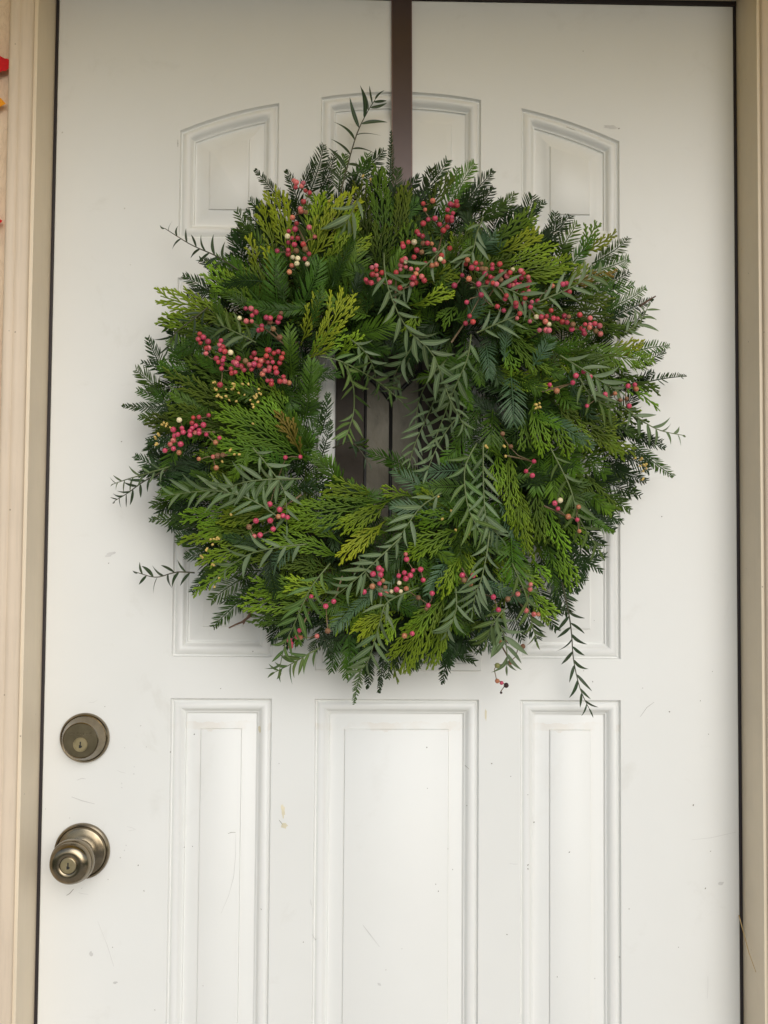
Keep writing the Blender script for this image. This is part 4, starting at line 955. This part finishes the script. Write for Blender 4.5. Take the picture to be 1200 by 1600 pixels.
for k, mt in BM.items():
    bm = bmesh.new(); bmesh.ops.create_icosphere(bm, subdivisions=3, radius=1.0)
    for v in bm.verts:
        n_ = noise.noise(v.co*1.6+Vector((ord(k[0]), 0, 0))); sc = 1+0.05*n_
        if k in 'tk': sc += 0.10*noise.noise(v.co*3.5)
        v.co *= sc
        if v.co.z > 0.93: v.co.z -= (v.co.z-0.93)*1.6
    me = bpy.data.meshes.new('berry'); bm.to_mesh(me); bm.free(); me.materials.append(mt); me.shade_smooth()
    a = me.attributes.new('t', 'FLOAT', 'POINT'); a.data.foreach_set('value', [1.0 if (v.co.z > 0.88 and math.hypot(v.co.x, v.co.y) < 0.2) else 0.0 for v in me.vertices]); BME[k] = me
random.seed(29)
bcount = 0; sparev = {}
allb = sum(len(s.split())//3 for s in BER.values())
for key, s in BER.items():
    f = s.split(); B = []
    for i in range(0, len(f)-2, 3):
        u, v, kd = float(f[i]), float(f[i+1]), f[i+2]
        dep = Hp(u, v) + (0.034 if key not in 'M' else 0.02) + ru(-0.006, 0.006)
        if key == 'A' and v < 300: dep -= 0.01
        B.append((W(u+ru(-.3, .3), v+ru(-.3, .3), dep), kd, ru(0.0025, 0.0036)*(0.55 if (kd == 'k' and v > 1075) else 1)))
    # fruit stalks: a forking twig linking neighbouring berries, running just behind them
    m = MB(); n = len(B); intree = [0]; rest = set(range(1, n))
    nodes = [b[0]+Vector((0, 0.006, 0)) for b in B]
    while rest:
        best = None
        for i in intree:
            for j in rest:
                d = (nodes[i]-nodes[j]).length
                if best is None or d < best[0]: best = (d, i, j)
        d, i, j = best; rest.remove(j); intree.append(j)
        if d < 0.06:
            mid = (nodes[i]+nodes[j])/2+Vector((ru(-1, 1), ru(0, 1.2), ru(-1, 1)))*d*0.16
            m.tube([nodes[i], mid, nodes[j]], 0.00062, 0.00055, 5)
    for k, (p, kd, r) in enumerate(B):
        m.tube([nodes[k], (nodes[k]+p)/2+Vector((ru(-1, 1), 0, ru(-1, 1)))*0.001, p], 0.0005, 0.0004, 4)
    # main stalk back into the foliage
    cpt = sum((x for x in nodes), Vector())/n; near = min(range(n), key=lambda q: (nodes[q]-cpt).length)
    cen = Vector((WC.x, nodes[near].y+0.03, WC.z)); dirn = (cen-nodes[near]); dirn.y = 0; dirn.normalize()
    m.tube([nodes[near], nodes[near]+dirn*0.012+Vector((0, 0.008, 0)), nodes[near]+dirn*0.03+Vector((0, 0.03, 0))], 0.0009, 0.0012, 5)
    cl = m.build('berry_cluster', M_stem, None, nodes[near].copy()); org = nodes[near].copy(); wparent(cl)
    for p, kd, r in B:
        mt = Matrix.Translation(p-org) @ Vector((ru(-.7, .7), -1, ru(-.7, .7))).to_track_quat('Z', 'Y').to_matrix().to_4x4() @ Matrix.Scale(r, 4)
        if bcount < 290:
            bo = bpy.data.objects.new('berry', BME[kd]); COL.objects.link(bo); bo.parent = cl; bo.matrix_local = mt; bcount += 1
        else:
            sv = sparev.setdefault(kd, [[], [], []]); b0 = len(sv[0]); sv[0] += [mt @ v.co + org - WC for v in BME[kd].vertices]
            sv[1] += [tuple(b0+i_ for i_ in pl.vertices) for pl in BME[kd].polygons]; sv[2] += [x.value for x in BME[kd].attributes['t'].data]
for kd, (V, F, A) in sparev.items():
    o = mesh_obj('berries', V, F, BM[kd], wreath, attr={'t': A}); o['kind'] = 'stuff'
# small yellow pollen cones on the cedar tips
CON = "336 597 338 609 341 617 344 620 353 619 358 625 362 608 366 603 353 608 373 614 382 617 369 627 391 625 395 632 396 636 399 622 401 619 404 608 405 614 403 628 366 600 379 600 256 661 261 661 259 666 266 668 248 680 243 685 245 693 359 704 366 710 374 710 347 721 361 804 329 843 334 842 338 843 342 842 332 851 322 860 316 871 335 917 342 903 334 883 993 716 1001 718 1000 728 1006 726 1010 725 1005 736 1010 732 1005 748 705 798 691 811 712 828 732 834 685 776 761 699 789 698 790 713 567 275 579 280 514 314 837 638 838 632 843 630 844 636 333 716 395 662 339 619 388 600"
f = [float(x) for x in CON.split()]; m = MB()
for i in range(0, len(f)-1, 2):
    for k in range(1 if rnd() < .6 else 2):
        u, v = f[i]+k*ru(-3, 3), f[i+1]+k*ru(-3, 3); p = W(u, v, Hp(u, v)+0.026+ru(-.003, .003))
        m.blob(p, ru(0.0012, 0.0017), 1.4, Vector((jit(), -0.3, jit())), 0)
        m.tube([p+Vector((0, 0.010, 0)), p], 0.0005, 0.0005, 4)
o = m.build('pollen_cones', M_cone, None, WC.copy()); wparent(o); o['kind'] = 'stuff'
# bare twig ends
for P in ([(392,962),(378,972),(368,976),(358,981)], [(400,948),(388,962),(380,975)], [(1000,478),(1012,470),(1024,463)]):
    m = MB(); m.tube([W(u, v, Hp(u, v)+0.004) for u, v in P], 0.0016, 0.0009, 6); wparent(m.build('bare_twig', M_bark, None, W(*P[0], 0.05)))

# ------------------------------------------------------------ straw caught in the gap, leaf garland on the wall
m = MB(); m.tube([W(1154.5, 1430, 0.004), W(1162, 1458, 0.02), W(1170, 1488, 0.035), W(1181, 1519, 0.055)], 0.0007, 0.0004, 5)
tag(m.build('straw', M_straw, None, W(1155, 1432, 0.004)), 'thin dry straw stuck in the gap at the lower right of the door', 'straw')

gar = empty('leaf_garland', tuple(W(-45, -60, 0.07)))
tag(gar, 'red and orange felt leaves hanging on the stucco wall at the left edge', 'garland')
go = Vector(gar.location)
m = MB(); m.tube([W(-48+3*math.sin(k), -60+k*42, 0.072)-go for k in range(14)], 0.0012, 0.0012, 5); m.build('cord', M_bark, gar)
def maple(tip, ang, size, mat):
    """serrated lobed leaf whose right lobe ends at tip (photograph), a felt cut-out with thickness"""
    lob = []
    for k in range(5):
        a = ang + (k-0)*2*math.pi/6.2; ln = (1.0, 0.86, 0.6, 0.6, 0.86)[k]*size; lob.append((a, ln))
    c0 = Vector((tip[0]-math.cos(ang)*size, tip[1]+math.sin(ang)*size)); pts = []
    for k, (a, ln) in enumerate(lob):
        an = lob[(k+1) % 5][0] if k < 4 else a+(2*math.pi-(lob[4][0]-lob[0][0]))
        for (q, fr_) in ((0.0, 1.0), (0.12, 0.83), (0.13, 0.76), (0.24, 0.64), (0.26, 0.57), (0.40, 0.42), (0.5, 0.36), (0.60, 0.42), (0.74, 0.57), (0.76, 0.64), (0.87, 0.76), (0.88, 0.83)):
            aa = a+(an-a)*q; l2 = (ln if q < 0.5 else lob[(k+1) % 5][1])*fr_
            pts.append((c0.x+math.cos(aa)*l2, c0.y-math.sin(aa)*l2))
    n = len(pts); base = W(c0.x, c0.y, 0.075); V = []; 
    for d in (0.080, 0.0785):
        for (u, v) in pts:
            r_ = math.hypot(u-c0.x, v-c0.y)/size; V.append(W(u, v, d-0.006*r_*r_+0.002)-base)
    V += [W(c0.x, c0.y, 0.083)-base, W(c0.x, c0.y, 0.0805)-base]; F = []
    for k in range(n):
        k2 = (k+1) % n; F += [(2*n, k2, k), (2*n+1, n+k, n+k2), (k, k2, n+k2, n+k)]
    mesh_obj('leaf', V, F, mat, gar, base-go, smooth=False)
maple((22, 99), -0.10, 62, M_red); maple((9, 162), -0.33, 56, M_or); maple((4, 345), -0.05, 58, M_red)
